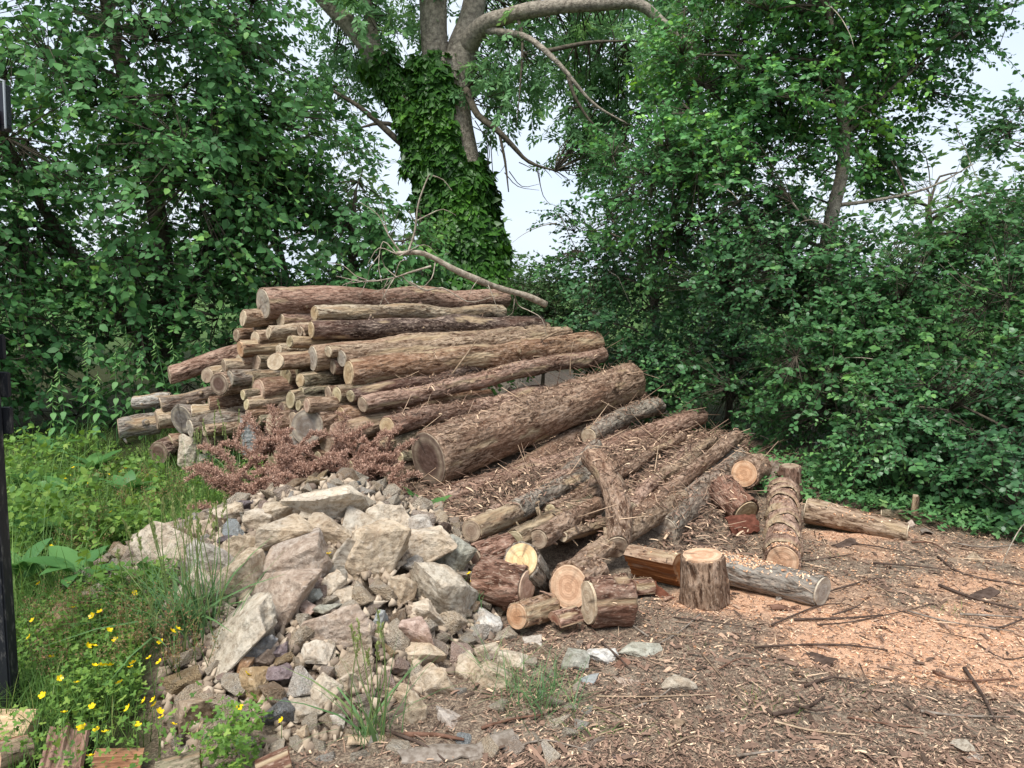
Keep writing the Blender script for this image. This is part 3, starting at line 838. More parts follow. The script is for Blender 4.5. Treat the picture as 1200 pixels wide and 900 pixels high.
def split_log(name, p0, p1, w, h, prof, bark, wood, label, roll=0.0, rounded=True, group=None, jag=.012, lift=0.0):
    """a split length: rounded bark back and raw split faces. prof: list of angles (deg) that the bark spans"""
    p0, p1, w, _ = settle(Vector(p0), Vector(p1), w, w, -.01 + lift)
    h *= w / max(_, 1e-6) if False else 1
    L = (p1 - p0).length; seed = random.uniform(0, 50)
    a0, a1 = (math.radians(x) for x in prof)
    m = max(8, int(L / .018)); nb = 18
    V, Fc, P = [], [], []
    for j in range(m + 1):
        z = L * j / m
        for i in range(nb + 1):
            a = a0 + (a1 - a0) * i / nb
            s = 1 + .07 * noise.noise(Vector((math.cos(a) * 2 + seed, math.sin(a) * 2, z * 6))) + .03 * noise.noise(Vector((a * 9, seed, z * 20)))
            V.append((w * math.cos(a) * s, h * math.sin(a) * s, z)); P.append(0.0 if noise.noise(Vector((a * 2, z * 5, seed))) < .15 else 1.0)
    for j in range(m):
        for i in range(nb):
            Fc.append((j * (nb + 1) + i, j * (nb + 1) + i + 1, (j + 1) * (nb + 1) + i + 1, (j + 1) * (nb + 1) + i))
    o = link(name, py_mesh(name, V, Fc, {'peel': P}, True), M_BARK)
    o.color = (*BARK[bark], 1)
    # split face
    V2, F2 = [], []
    ns = 14
    for j in range(m + 1):
        z = L * j / m
        A = Vector((w * math.cos(a1), h * math.sin(a1), z)); B = Vector((w * math.cos(a0), h * math.sin(a0), z))
        for i in range(ns + 1):
            t = i / ns
            q = A.lerp(B, t)
            c = Vector((0, 0, z))
            deep = (1 - abs(2 * t - 1)) * .35
            q = q.lerp(c, deep * .15)
            d = (c - (A + B) / 2); d = d.normalized() if d.length > 1e-4 else Vector((0, -1, 0))
            q += d * jag * (noise.noise(Vector((t * 9 + seed, z * 1.5, 1))) + .5 * noise.noise(Vector((t * 26, z * 3, seed)))) * (1 if 0 < i < ns else 0)
            V2.append(tuple(q))
    for j in range(m):
        for i in range(ns):
            F2.append((j * (ns + 1) + i, j * (ns + 1) + i + 1, (j + 1) * (ns + 1) + i + 1, (j + 1) * (ns + 1) + i))
    f = link('split_face', py_mesh('split_face', V2, F2, None, False), M_SPLIT, o); f.color = (*wood, 1)
    for (j, z, nm) in ((0, 0, 0), (m, L, 1)):                         # sawn ends close it
        ring = [V[j * (nb + 1) + i] for i in range(nb + 1)] + [V2[j * (ns + 1) + i] for i in range(1, ns)]
        c = tuple(np.mean(np.array(ring), axis=0))
        ring.append(c)
        n_ = len(ring) - 1
        Fr = [(i, (i + 1) % n_, n_) if nm else ((i + 1) % n_, i, n_) for i in range(n_)]
        e = link('cut_face', py_mesh('cut_face', ring, Fr, {'edge': [1.0] * n_ + [0.2], 'crack': [0.0] * (n_ + 1)}, False), M_CUT, o)
        e.color = (*[min(.8, q * 1.1) for q in wood], 1)
    place_axis(o, p0, p1)
    o.rotation_quaternion = o.rotation_quaternion @ Quaternion((0, 0, 1), roll)
    tag(o, label, 'firewood', group)
    remember(o)
    return o
GSP = "split firewood lengths"
split_log('split_log', at(738, 660, 4.16), at(794, 672, 4.0), .105, .105, (-75, 125), 'tan', (0.42, 0.17, 0.06), "tilted split log with a raw orange side left of the chopping block", roll=.25, group=GSP, jag=.02)
p = G(24, 880)
split_log('split_log', at(-30, 850, 2.72), at(34, 850, 2.74), .075, .075, (180, 360), 'brown', (0.74, 0.55, 0.34), "half round with a pale flat top at the foot of the black post", roll=0.35, group=GSP, jag=.004)
split_log('split_log', at(-14, 893, 2.5), at(26, 882, 2.62), .06, .06, (-60, 240), 'tan', (0.5, 0.3, 0.2), "barky split piece in the near left corner", roll=2.9, group=GSP)
split_log('split_log', at(70, 905, 2.48), at(83, 852, 2.72), .07, .06, (175, 365), 'grey', (0.40, 0.26, 0.2), "weathered split log with silvery grain standing aslant near the black post", roll=0.2, group=GSP, jag=.022)
split_log('split_log', at(108, 893, 2.55), at(166, 892, 2.6), .055, .05, (175, 365), 'tan', (0.5, 0.27, 0.15), "split log with orange brown grain right of the weathered one", roll=0.3, group=GSP, jag=.02)
split_log('split_log', at(184, 910, 2.5), at(236, 897, 2.55), .055, .05, (-20, 200), 'moss', (0.25, 0.17, 0.05), "mossy yellow log at the bottom edge below the buttercups", roll=0, group=GSP)
split_log('split_log', at(302, 905, 2.48), at(340, 888, 2.52), .05, .03, (-10, 190), 'fresh', (0.45, 0.2, 0.12), "chunk of smooth orange bark at the bottom edge below the stones", roll=0.2, group=GSP)
split_log('split_log', at(650, 730, 3.5), at(676, 722, 3.56), .06, .05, (0, 180), 'fresh', (0.3, 0.15, 0.1), "low chunk of scaly bark between the amber round and the large flaking round", group=GSP)
split_log('split_log', at(740, 690, 3.85), at(762, 688, 3.9), .05, .05, (-20, 200), 'fresh', (0.2, 0.07, 0.04), "dark red bark wedge under the tilted split log", group=GSP)

def bark_slab(p, w, l, rot, tilt, col, label, curl=.25, group="curved pieces of fallen bark", th=.012):
    n, m = 9, 6
    V, Fc = [], []
    sd_ = random.uniform(0, 50)
    for side in (0, 1):
        for j in range(m + 1):
            for i in range(n + 1):
                x = (i / n - .5) * l; y = (j / m - .5) * w
                x *= 1 + .18 * noise.noise(Vector((j * .9, sd_, 0))); y *= 1 + .25 * noise.noise(Vector((i * .7, sd_, 4)))
                z = -curl * y * y / max(w, .01) * 2 + .012 * noise.noise(Vector((x * 12, y * 12, sd_))) + (th if side else 0)
                V.append((x, y, z))
    K = (m + 1) * (n + 1)
    for j in range(m):
        for i in range(n):
            a, b, c, d = j * (n + 1) + i, j * (n + 1) + i + 1, (j + 1) * (n + 1) + i + 1, (j + 1) * (n + 1) + i
            Fc += [(d, c, b, a), (K + a, K + b, K + c, K + d)]
    edge = [i for i in range(n + 1)] + [j * (n + 1) + n for j in range(1, m + 1)] + [m * (n + 1) + i for i in range(n - 1, -1, -1)] + [j * (n + 1) for j in range(m - 1, 0, -1)]
    for k in range(len(edge)):
        a, b = edge[k], edge[(k + 1) % len(edge)]
        Fc.append((a, b, K + b, K + a))
    o = link('bark_piece', py_mesh('bark_piece', V, Fc, None, False), M_STICK)
    o.color = (*col, 1)
    o.location = p; o.rotation_euler = (tilt[0], tilt[1], rot)
    tag(o, label, 'bark piece', group)
    return o
bark_slab(at(757, 695, 3.8), .13, .14, .1, (.9, 0, ), (0.13, 0.05, 0.03), "dark red bark piece standing under the tilted split log")
bark_slab(at(779, 705, 3.74), .1, .19, -.75, (.75, .35), (0.16, 0.06, 0.035), "pointed red brown bark piece leaning beside the chopping block")
bark_slab(at(871, 614, 4.75) , .13, .19, .15, (.75, -.05), (0.15, 0.055, 0.035), "flat red bark piece in front of the red flaky bark round")
bark_slab(at(905, 560, 5.6), .07, .3, 1.1, (.2, -.7), (0.24, 0.19, 0.15), "grey bark strip propped at the far end of the hacked log")
# ------------------------------------------------------------------ stones
def rock_mesh(name, sx, sy, sz, seed, npts=16, detail=2, rough=.03, bev=.08):
    rs = random.Random(seed)
    bm = bmesh.new()
    npts = max(9, npts - 3)
    for _ in range(npts):
        d = Vector((rs.gauss(0, 1), rs.gauss(0, 1), rs.gauss(0, 1))).normalized()
        k = rs.uniform(.86, 1.08)
        p = Vector((max(-.78, min(.78, d.x * k)), max(-.78, min(.78, d.y * k)), max(-.7, min(.7, d.z * k)))) * 1.25
        bm.verts.new(p)
    r = bmesh.ops.convex_hull(bm, input=bm.verts)
    junk = [e for e in r['geom_interior'] + r['geom_unused'] if isinstance(e, bmesh.types.BMVert)]
    if junk: bmesh.ops.delete(bm, geom=list(set(junk)), context='VERTS')
    bmesh.ops.dissolve_limit(bm, angle_limit=.3, verts=bm.verts, edges=bm.edges)
    try:
        bmesh.ops.bevel(bm, geom=list(bm.edges) + list(bm.verts), offset=bev * .55, segments=1, affect='EDGES', clamp_overlap=True)
    except Exception:
        pass
    bmesh.ops.triangulate(bm, faces=bm.faces)
    if detail:
        for _ in range(detail):
            bmesh.ops.subdivide_edges(bm, edges=[e for e in bm.edges if e.calc_length() > .16], cuts=1, use_grid_fill=True)
            bmesh.ops.triangulate(bm, faces=bm.faces)
    off = Vector((rs.uniform(0, 90), rs.uniform(0, 90), rs.uniform(0, 90)))
    bm.normal_update()
    mv = []
    for v in bm.verts:
        q = v.co * 1.6 + off
        n = noise.noise(q) * 1.1 + .5 * noise.noise(q * 2.7) + .3 * noise.noise(q * 6.1)
        strat = .45 * abs(noise.noise(Vector((v.co.z * 5 + off.x, v.co.x * .6, off.y))))
        mv.append(v.co + v.normal * rough * (n - strat))
    for v, c in zip(bm.verts, mv):
        v.co = Vector((c.x * sx, c.y * sy, c.z * sz))
    me = bpy.data.meshes.new(name)
    bm.to_mesh(me); bm.free()
    for e in me.polygons: e.use_smooth = False
    return me
STC = {'tan': (0.53, 0.43, 0.31), 'cream': (0.60, 0.515, 0.40), 'grey': (0.48, 0.42, 0.33), 'pale grey': (0.54, 0.495, 0.43), 'mauve': (0.46, 0.37, 0.295),
       'purple': (0.24, 0.19, 0.195), 'brown': (0.33, 0.24, 0.16), 'ochre': (0.42, 0.31, 0.18), 'blue grey': (0.40, 0.43, 0.43), 'slate grey': (0.22, 0.22, 0.22),
       'orange': (0.47, 0.28, 0.15), 'greenish grey': (0.37, 0.36, 0.29), 'pink': (0.46, 0.34, 0.28), 'white': (0.62, 0.6, 0.55)}
GST, GSM = "boulders of the stone pile", "small rubble of the stone pile"
BIGS = [  # u, v, w, h, colour, image tilt (deg), depth ratio, short name
 (377, 592, 80, 46, 'cream', 5, .8, "broad cream boulder crowning the pile"),
 (329, 602, 42, 24, 'tan', 0, .8, "knobbly tan rock left of the crowning boulder"),
 (361, 606, 22, 19, 'grey', 25, .8, "small grey wedge leaning on the crowning boulder"),
 (340, 630, 74, 42, 'tan', -5, .8, "squared tan boulder under the small grey wedge"),
 (346, 656, 78, 42, 'mauve', -14, .9, "grey topped slab overhanging the mauve boulder"),
 (338, 700, 80, 56, 'mauve', -8, .8, "large mauve boulder with a smooth sloping face"),
 (403, 653, 34, 44, 'grey', 20, .7, "upright grey wedge in the middle of the pile"),
 (446, 652, 72, 64, 'tan', 8, .8, "biggest tan boulder at the middle of the pile"),
 (456, 617, 54, 42, 'cream', 10, .7, "cream lump behind the biggest tan boulder"),
 (425, 608, 46, 34, 'grey', -10, .8, "grey slab between the crowning boulder and the cream lump"),
 (491, 623, 34, 30, 'pale grey', 0, .8, "banded white and grey block near the dock leaves"),
 (500, 641, 60, 40, 'tan', 0, .8, "tan rock under the banded block"),
 (529, 656, 42, 44, 'greenish grey', 30, .7, "greenish rock at the upper right edge of the pile"),
 (512, 692, 78, 60, 'grey', 28, .8, "big grey tan boulder at the right side of the pile"),
 (384, 624, 48, 32, 'tan', 5, .8, "flattish tan rock beneath the crowning boulder"),
 (397, 732, 84, 46, 'mauve', -24, .6, "long mauve wedge lying aslant on the rubble"),
 (427, 750, 36, 54, 'tan', 10, .7, "upright tan stone right of the long mauve wedge"),
 (484, 752, 44, 40, 'pink', -10, .9, "pinkish angular stone below the big grey tan boulder"),
 (496, 770, 44, 26, 'tan', 20, .9, "tan stone under the pinkish angular stone"),
 (392, 686, 30, 27, 'tan', -20, .9, "rounded tan stone below the upright grey wedge"),
 (200, 637, 62, 66, 'cream', -45, .5, "tall pale slab leaning at the grassy left end"),
 (255, 652, 62, 52, 'pale grey', 10, .6, "pale grey plate behind the grass tuft"),
 (232, 619, 44, 30, 'tan', -15, .8, "tan rock behind the pale grey plate"),
 (287, 637, 62, 32, 'tan', 12, .8, "tan slab left of the squared tan boulder"),
 (266, 604, 36, 26, 'tan', 0, .8, "pale tan rock at the upper left rim of the pile"),
 (302, 608, 32, 26, 'cream', 0, .8, "cream stone on the rim near the conifer brush"),
 (125, 691, 52, 28, 'mauve', -12, .8, "mauve flat stone farthest to the left"),
 (152, 679, 52, 28, 'tan', -10, .8, "tan stone behind the mauve flat stone"),
 (290, 678, 58, 56, 'tan', 15, .8, "rusty tan boulder left of the large mauve boulder"),
 (222, 690, 60, 36, 'cream', -10, .8, "cream boulder hidden by the tall grass tuft"),
 (262, 756, 138, 36, 'grey', -42, 1.3, "long grey slab leaning on the buttercup bank"),
 (282, 772, 84, 22, 'slate grey', -42, .5, "thin dark slab beneath the long grey slab"),
 (79, 727, 54, 38, 'ochre', 5, .8, "yellow sandstone block among the sorrel"),
 (325, 791, 30, 26, 'purple', 20, .9, "dull purple stone in the left rubble"),
 (297, 801, 38, 32, 'ochre', 15, .9, "ochre stone near the thin dark slab"),
 (284, 781, 23, 28, 'orange', 8, .8, "upright orange brick like stone"),
 (306, 762, 34, 30, 'mauve', 20, .9, "dull mauve stone above the ochre stone"),
 (326, 760, 22, 22, 'purple', 0, .9, "purple cube shaped stone by the dull mauve stone"),
 (371, 767, 32, 22, 'cream', 0, .9, "egg shaped cream stone under the long mauve wedge"),
 (381, 812, 34, 28, 'cream', 25, .9, "cream diamond shaped stone low in the rubble"),
 (403, 799, 28, 28, 'tan', 0, .9, "rough tan stone beside the cream diamond"),
 (358, 828, 36, 27, 'grey', 0, .9, "smooth grey cobble near the front of the pile"),
 (391, 850, 23, 30, 'pale grey', 20, .8, "pale grey upright stone at the front edge"),
 (352, 857, 26, 22, 'tan', -25, .9, "tan stone on the front edge by the pale grey one"),
 (469, 821, 34, 26, 'tan', -10, .9, "rounded tan stone behind the middle grass tuft"),
 (507, 803, 52, 40, 'tan', -20, .7, "broad flat tan stone at the right front of the pile"),
 (485, 840, 24, 52, 'tan', 5, .8, "narrow tan stone propped under the broad flat one"),
 (226, 834, 44, 30, 'brown', -8, .9, "pale brown rock at the left front corner"),
 (538, 838, 46, 42, 'mauve', 5, .9, "mauve boulder at the right front corner"),
 (575, 797, 48, 32, 'tan', 5, .9, "tan boulder behind the right grass tuft"),
 (601, 777, 32, 24, 'cream', 0, .9, "cream stone near the right grass tuft"),
 (546, 786, 38, 32, 'tan', -20, .9, "faceted tan stone left of the right grass tuft"),
 (571, 767, 32, 22, 'tan', -10, .9, "rounded tan stone above the faceted one"),
 (569, 728, 36, 25, 'white', 8, .9, "white block beside the small amber round"),
 (707, 772, 34, 21, 'white', -8, .9, "whitish stone alone on the mulch"),
 (692, 797, 27, 22, 'blue grey', -35, .7, "pale blue flake on the mulch"),
 (741, 888, 38, 20, 'purple', 5, .4, "flat purple slate at the bottom edge"),
 (752, 763, 52, 26, 'greenish grey', 0, .5, "flat grey stone bedded in the mulch"),
 (671, 777, 36, 28, 'greenish grey', 5, .8, "greenish stone behind the right grass tuft's tips"),
 (735, 801, 32, 20, 'mauve', 8, .7, "brownish flat stone right of the pale blue flake"),
 (624, 754, 24, 19, 'pale grey', 0, .9, "pale grey stone below the amber round"),
 (794, 806, 36, 20, 'grey', -3, .8, "grey cobble in the mulch before the sawdust"),
 (850, 858, 27, 14, 'purple', 8, .4, "purple slate flake by the small grass clump"),
 (794, 849, 18, 14, 'brown', 0, .9, "brown pebble in the near mulch"),
 (1128, 877, 24, 16, 'grey', 0, .9, "grey cobble near the right bottom corner"),
 (1146, 893, 30, 14, 'pale grey', 0, .9, "pale flat cobble at the very bottom right"),
 (1143, 656, 18, 19, 'tan', 10, .8, "tan stone among the twigs below the hedge"),
 (1024, 837, 26, 18, 'brown', 0, .8, "brown clod between the two pale sticks"),
 (447, 726, 21, 26, 'blue grey', 5, .8, "pale blue stone right of the long mauve wedge"),
 (500, 719, 38, 25, 'cream', -15, .9, "cream stone under the big grey tan boulder"),
 (469, 693, 30, 30, 'tan', 10, .9, "tan stone left of the big grey tan boulder"),
 (438, 704, 34, 15, 'cream', 4, .9, "long cream pebble below the biggest tan boulder"),
 (405, 700, 32, 20, 'cream', -8, .9, "cream stone over the long mauve wedge"),
 (386, 716, 34, 23, 'greenish grey', -25, .9, "mottled stone upper left of the long mauve wedge"),
 (367, 698, 20, 19, 'greenish grey', 20, .9, "grey green stone touching the large mauve boulder"),
 (363, 713, 24, 18, 'pink', 0, .9, "pinkish pebble under the grey green stone"),
 (220, 531, 26, 34, 'grey', 0, .8, "grey block wedged beneath the stack at the left foot"),
 (237, 540, 22, 18, 'grey', 0, .8, "lower grey block at the foot of the stack"),
 (291, 512, 22, 32, 'blue grey', 10, .8, "mossy upright stone under the stack"),
 (1060, 617, 22, 14, 'mauve', -20, .7, "brownish chunk beside the thin mossy log"),
]
ROCKS = []
def add_rock(p, w, h, d, tilt, col, label, group, seed, detail=2, rough=.05, npts=14):
    o = link('stone', rock_mesh('stone', w * .54, d * .54, h * .56, seed, npts, detail, rough), M_STONE)
    o.location = p
    o.rotation_euler = (random.uniform(-.2, .15), -math.radians(-tilt), random.uniform(-.25, .25))
    c = STC[col]; j = random.uniform(.92, 1.08)
    o.color = (c[0] * j, c[1] * j, c[2] * j, 1)
    tag(o, label, 'stone', group)
    return o
for i, (u, v, w, h, col, tilt, dr, lb) in enumerate(BIGS):
    if v < 560:
        y = 6.35; p = at(u, v, y)
    elif label_y := (lb.startswith("tall pale slab")):
        p = hit(u, v + 15, pile_z)
    else:
        p = hit(u, v + h * .12, pile_z if u < 640 else ground_z)
    y = p.y
    W, H = w / FPX * y, h / FPX * y
    D = min(W, H * 1.6) * dr * 1.15
    big = w * h > 700
    if u > 640 and dr < .6: H *= .5
    off = Vector((0, D * .1, 0)) if v > 560 else Vector((0, 0, 0))
    add_rock(p + off, W * (1.16 if big else 1.06), H * (1.42 if big else 1.2), D * (1.1 if big else 1), tilt, col, lb, GST, 100 + i, 3 if big else 2, .06, 15 if big else 13)
    ROCKS.append((p, W, H, u, v, w, h, lb))

# small rubble between them
small_me = [rock_mesh('stone', .5, .44, .36, 900 + i, 12, 1, .06, .1) for i in range(14)]
CUTS = (" leaning", " lying", " crowning", " with ", " under ", " at ", " behind ", " below ", " left of ", " right of ", " in ", " near ", " by ", " among ", " on ", " beside ", " between ", " hidden", " propped", " farthest",
        " overhanging", " before ", " above ", " touching ", " over ", " wedged", " alone", " bedded", " beneath ", " low ", " upper ", " lower ")
def short(t):
    k = min([t.find(c) for c in CUTS if t.find(c) > 0] or [len(t)])
    return t[:k]
SHORTS = [short(r[7]) for r in ROCKS]
MARKS = [(r, n_) for r, n_ in zip(ROCKS, SHORTS) if SHORTS.count(n_) == 1 and len(n_.split()) > 1]
def small_label(p, colour, size, shape):
    u, v = proj(p)
    best = sorted(MARKS, key=lambda m: math.hypot(m[0][3] - u, m[0][4] - v))[:5]
    for r, nm_ in best:
        dx, dy = u - r[3], v - r[4]
        a = (math.degrees(math.atan2(dy, dx)) + 360) % 360
        rel = ("right of", "lower right of", "below", "lower left of", "left of", "upper left of", "above", "upper right of")[int((a + 22.5) // 45) % 8]
        if math.hypot(dx, dy) > 45: rel = "well " + rel
        for nm in (f"{size} {colour} stone {rel} the {nm_}", f"{size} {shape} {colour} stone {rel} the {nm_}"):
            if nm not in USED and len(nm.split()) < 17:
                USED.add(nm); return nm
    return None
USED = set()
placed = []
cnt = 0
tries = 0
while cnt < 300 and tries < 30000:
    tries += 1
    x, y = random.uniform(-2.5, 0.3), 2.42 + 2.03 * random.random() ** 1.7
    m = stone_mound(x, y)
    edge = m < .03
    if m <= .004 and random.random() > .12: continue
    if m <= 0.0 and not (2.4 < y < 3.4 and -1.05 < x < .35): continue
    s = random.choice((.07, .085, .1, .115, .13, .15)) * (1.0 if not edge else .8)
    p = Vector((x, y, pile_z(x, y) - s * .12))
    u, v = proj(p)
    if u < 205 and v > 700: continue
    bad = False
    for (rp, W, H, *_r) in ROCKS:
        if math.hypot((p.x - rp.x) / (W * .5), (p.z - rp.z + (p.y - rp.y) * .35) / (H * .5)) < .92 and abs(p.y - rp.y) < .4:
            bad = True; break
    if bad: continue
    for (q, t) in placed:
        if (q - p).length < (s + t) * .39:
            bad = True; break
    if bad: continue
    placed.append((p, s)); cnt += 1
    colour = random.choices(('tan', 'cream', 'grey', 'mauve', 'pale grey', 'brown', 'purple', 'pink', 'slate grey', 'blue grey', 'ochre'), (10, 10, 4, 5, 3, 2, 1, 2, .4, .6, 2))[0]
    size = 'small' if s < .065 else ('middling' if s < .09 else 'fair sized')
    k = random.randrange(14)
    o = link('stone', small_me[k], M_STONE)
    sx, sy, sz = s * random.uniform(.95, 1.35), s * random.uniform(.9, 1.2), s * random.uniform(.95, 1.4)
    shape = 'flat' if sz < s * 1.05 else 'chunky'
    o.scale = (sx, sy, sz); o.location = p
    o.rotation_euler = (random.uniform(-.7, .7), random.uniform(-.7, .7), random.uniform(0, 6.3))
    c = STC[colour]; j = random.uniform(.88, 1.1)
    o.color = (c[0] * j, c[1] * j, c[2] * j, 1)
    lb = small_label(p, colour, size, shape)
    if lb is None: lb = "small pebble lost in the rubble of the stone pile"
    tag(o, lb, 'stone', GSM)
# fine grit that nobody could count
gp, gs = [], []
for _ in range(9000):
    x, y = random.uniform(-2.3, 1.6), random.uniform(2.35, 4.4)
    m = stone_mound(x, y)
    if m <= 0 and random.random() > (.5 if (y < 3.2 and x < .45) else .05): continue
    u, v = proj((x, y, 0))
    if u < 190: continue
    gp.append((x, y, pile_z(x, y) - .01 - .02 * (m > .02) + .004)); gs.append(random.uniform(.004, .013) if m <= 0 else random.choice((random.uniform(.008, .02), random.uniform(.018, .034), random.uniform(.02, .04))))
def hull_template(seed, n=9):
    bm = bmesh.new(); rs = random.Random(seed)
    for _ in range(n): bm.verts.new(Vector((rs.gauss(0, 1), rs.gauss(0, 1), rs.gauss(0, .7))).normalized() * rs.uniform(.7, 1.25))
    bmesh.ops.convex_hull(bm, input=bm.verts); bmesh.ops.triangulate(bm, faces=bm.faces)
    bm.verts.ensure_lookup_table()
    V = np.array([v.co[:] for v in bm.verts]); T = np.array([[v.index for v in f.verts] for f in bm.faces]); bm.free()
    return V, T
def rand_frames(n, tilt=9.0):
    ax = rng.normal(size=(n, 3)); ax[:, 2] *= .5
    nn = rng.normal(size=(n, 3)); nn[:, 2] += tilt
    return frames(ax, nrm(nn))
tv, tf = hull_template(4, 8)
gp = np.array(gp); gs = np.array(gs)
V, T, A = inst(tv, tf, gp, rand_frames(len(gp), .6), gs, rng.random(len(gp)))
M_GRIT = make_leaf("grit", (0.16, 0.12, 0.095), (0.35, 0.275, 0.2), (0.50, 0.41, 0.31), rough=.9, trans=0, spec=.15)
tag(link('gravel', tri_mesh('gravel', V, T, {'tint': A}), M_GRIT), "fine grit and chippings filling the gaps of the stone pile", "gravel", kind='stuff')

# ------------------------------------------------------------------ leaf shapes
def ovate(st, wid=.38, fold=.18, droop=.12, lobe=0.0):
    V, c, l, r = [(0, 0, 0)], [], [], []
    for x in st[1:-1]:
        w = wid * math.sin(PI * x ** .75) ** .9 * (1 + lobe * math.sin(x * 22))
        z = -droop * x * x
        c.append(len(V)); V.append((x, 0, z))
        l.append(len(V)); V.append((x, w, z + fold * w))
        r.append(len(V)); V.append((x, -w, z + fold * w))
    tip = len(V); V.append((1, 0, -droop * 1.1))
    F = [(0, c[0], l[0]), (0, r[0], c[0])]
    for a in range(len(c) - 1):
        F += [(c[a], c[a + 1], l[a + 1]), (c[a], l[a + 1], l[a]), (c[a], r[a], r[a + 1]), (c[a], r[a + 1], c[a + 1])]
    F += [(c[-1], tip, l[-1]), (c[-1], r[-1], tip)]
    return np.array(V, float), np.array(F)
LEAF12 = ovate((0, .18, .45, .75, 1), .42)
LEAF8 = ovate((0, .3, .7, 1), .36)
LEAF4 = (np.array([(0, 0, 0), (.35, .28, .06), (.75, .22, .03), (1, 0, -.06), (.75, -.22, .03), (.35, -.28, .06)], float), np.array([(0, 5, 1), (1, 5, 4), (1, 4, 2), (2, 4, 3)]))
LEAF2 = (np.array([(0, 0, 0), (.5, .25, .03), (1, 0, -.05), (.5, -.25, .03)], float), np.array([(0, 3, 1), (1, 3, 2)]))
IVY5 = (np.array([(0, 0, 0), (.15, .42, -.02), (.5, .3, .03), (1, 0, -.08), (.5, -.3, .03), (.15, -.42, -.02)], float), np.array([(0, 2, 1), (0, 3, 2), (0, 4, 3), (0, 5, 4)]))
# lobed, toothed buttercup leaf
_b = [(0, 0, 0)]
for k in range(15):
    a = math.radians(-130 + 260 * k / 14)
    r = (1.0, .55, .86, .45)[k % 4] if k % 2 == 0 or True else 1
    r = .95 if k % 5 == 2 else (.42 if k % 5 in (0, 4) and k not in (0, 14) else .72)
    _b.append((.2 + r * math.cos(a) * .8, r * math.sin(a) * .8, .06 * math.cos(3 * a)))
HERB = (np.array(_b, float), np.array([(0, k, k + 1) for k in range(1, 15)]))

def blob_points(blobs, total, shell=.7, clump=1.3, thr=-.05, zmin=None):
    """points through ellipsoids, more of them towards the outside, thinned by noise so that gaps and clumps appear"""
    vol = np.array([(b[3] * b[4] + b[4] * b[5] + b[3] * b[5]) for b in blobs]); vol = vol / vol.sum()
    out, dirs = [], []
    for b, f in zip(blobs, vol):
        k = 0; want = int(total * f); tr = 0
        while k < want and tr < want * 6:
            tr += 1
            d = Vector((random.gauss(0, 1), random.gauss(0, 1), random.gauss(0, 1))).normalized()
            r = random.uniform(.72, 1.05) if random.random() < shell else random.random() ** .5 * .75
            p = Vector((b[0] + d.x * r * b[3], b[1] + d.y * r * b[4], b[2] + d.z * r * b[5]))
            if noise.noise(p * clump) < thr + .1 * random.random(): continue
            if p.z < (zmin if zmin is not None else .05) + ground_z(p.x, p.y) * 1.0: continue
            out.append(p); dirs.append(d); k += 1
    return np.array([p[:] for p in out]), np.array([d[:] for d in dirs])
def spray_leaves(P, D, nleaf, length, size, droop=.3, up=.6, outw=.7, jit=.45, flat=.5, alt=.9):
    """each point carries a twig with leaves alternately left and right of it"""
    n = len(P)
    d = nrm(D * np.array([1, 1, flat]) + rng.normal(size=(n, 3)) * .45 + np.array([0, 0, -droop * .3]))
    L = length * rng.uniform(.6, 1.25, n)
    side = nrm(np.cross(d, np.array([0, 0, 1.0]) + rng.normal(size=(n, 3)) * .25))
    t = (np.arange(nleaf) + .6) / nleaf
    tt = np.tile(t, (n, 1)) + rng.uniform(-.04, .04, (n, nleaf))
    sg = np.where(np.arange(nleaf) % 2 == 0, 1.0, -1.0)
    pos = P[:, None] + d[:, None] * (L[:, None] * tt)[..., None] + np.array([0, 0, -1.0]) * (droop * L[:, None] * tt ** 2)[..., None]
    ax = nrm(d[:, None] * .55 + side[:, None] * (sg * alt)[None, :, None] + rng.normal(size=(n, nleaf, 3)) * .35 + np.array([0, 0, -droop]))
    nm = nrm(np.array([0, 0, up]) + D[:, None] * outw + rng.normal(size=(n, nleaf, 3)) * jit)
    sz = size * rng.uniform(.75, 1.2, (n, 1)) * rng.uniform(.45, 1.25, (n, nleaf)) * (1.12 - .4 * np.abs(tt - .45))
    nz = np.array([noise.noise(Vector(p * 1.1)) + .6 * noise.noise(Vector(p * 3.1)) for p in P])[:, None]
    tint = np.clip(rng.beta(2, 3, (n, 1)) * .6 + .42 * nz + .1 + rng.uniform(-.15, .2, (n, nleaf)) + .25 * (tt - .5), 0, 1)
    ends = P + d * L[:, None] + np.array([0, 0, -1.0]) * (droop * L)[:, None]
    mid = P + d * L[:, None] * .5 + np.array([0, 0, -1.0]) * (droop * L * .25)[:, None]
    return pos.reshape(-1, 3), ax.reshape(-1, 3), nm.reshape(-1, 3), sz.ravel(), tint.ravel(), mid, ends
def frame_share(pos, sz):
    z = pos[:, 2] - CAM_H
    dep = pos[:, 1] * CP - z * SP
    upc = pos[:, 1] * SP + z * CP
    u = 600 + FPX * pos[:, 0] / dep; v = 450 - FPX * upc / dep
    ok = (u > 5) & (u < 1195) & (v > 5) & (v < 895) & (dep > .5)
    return np.where(ok, sz / np.maximum(dep, .1), 0)
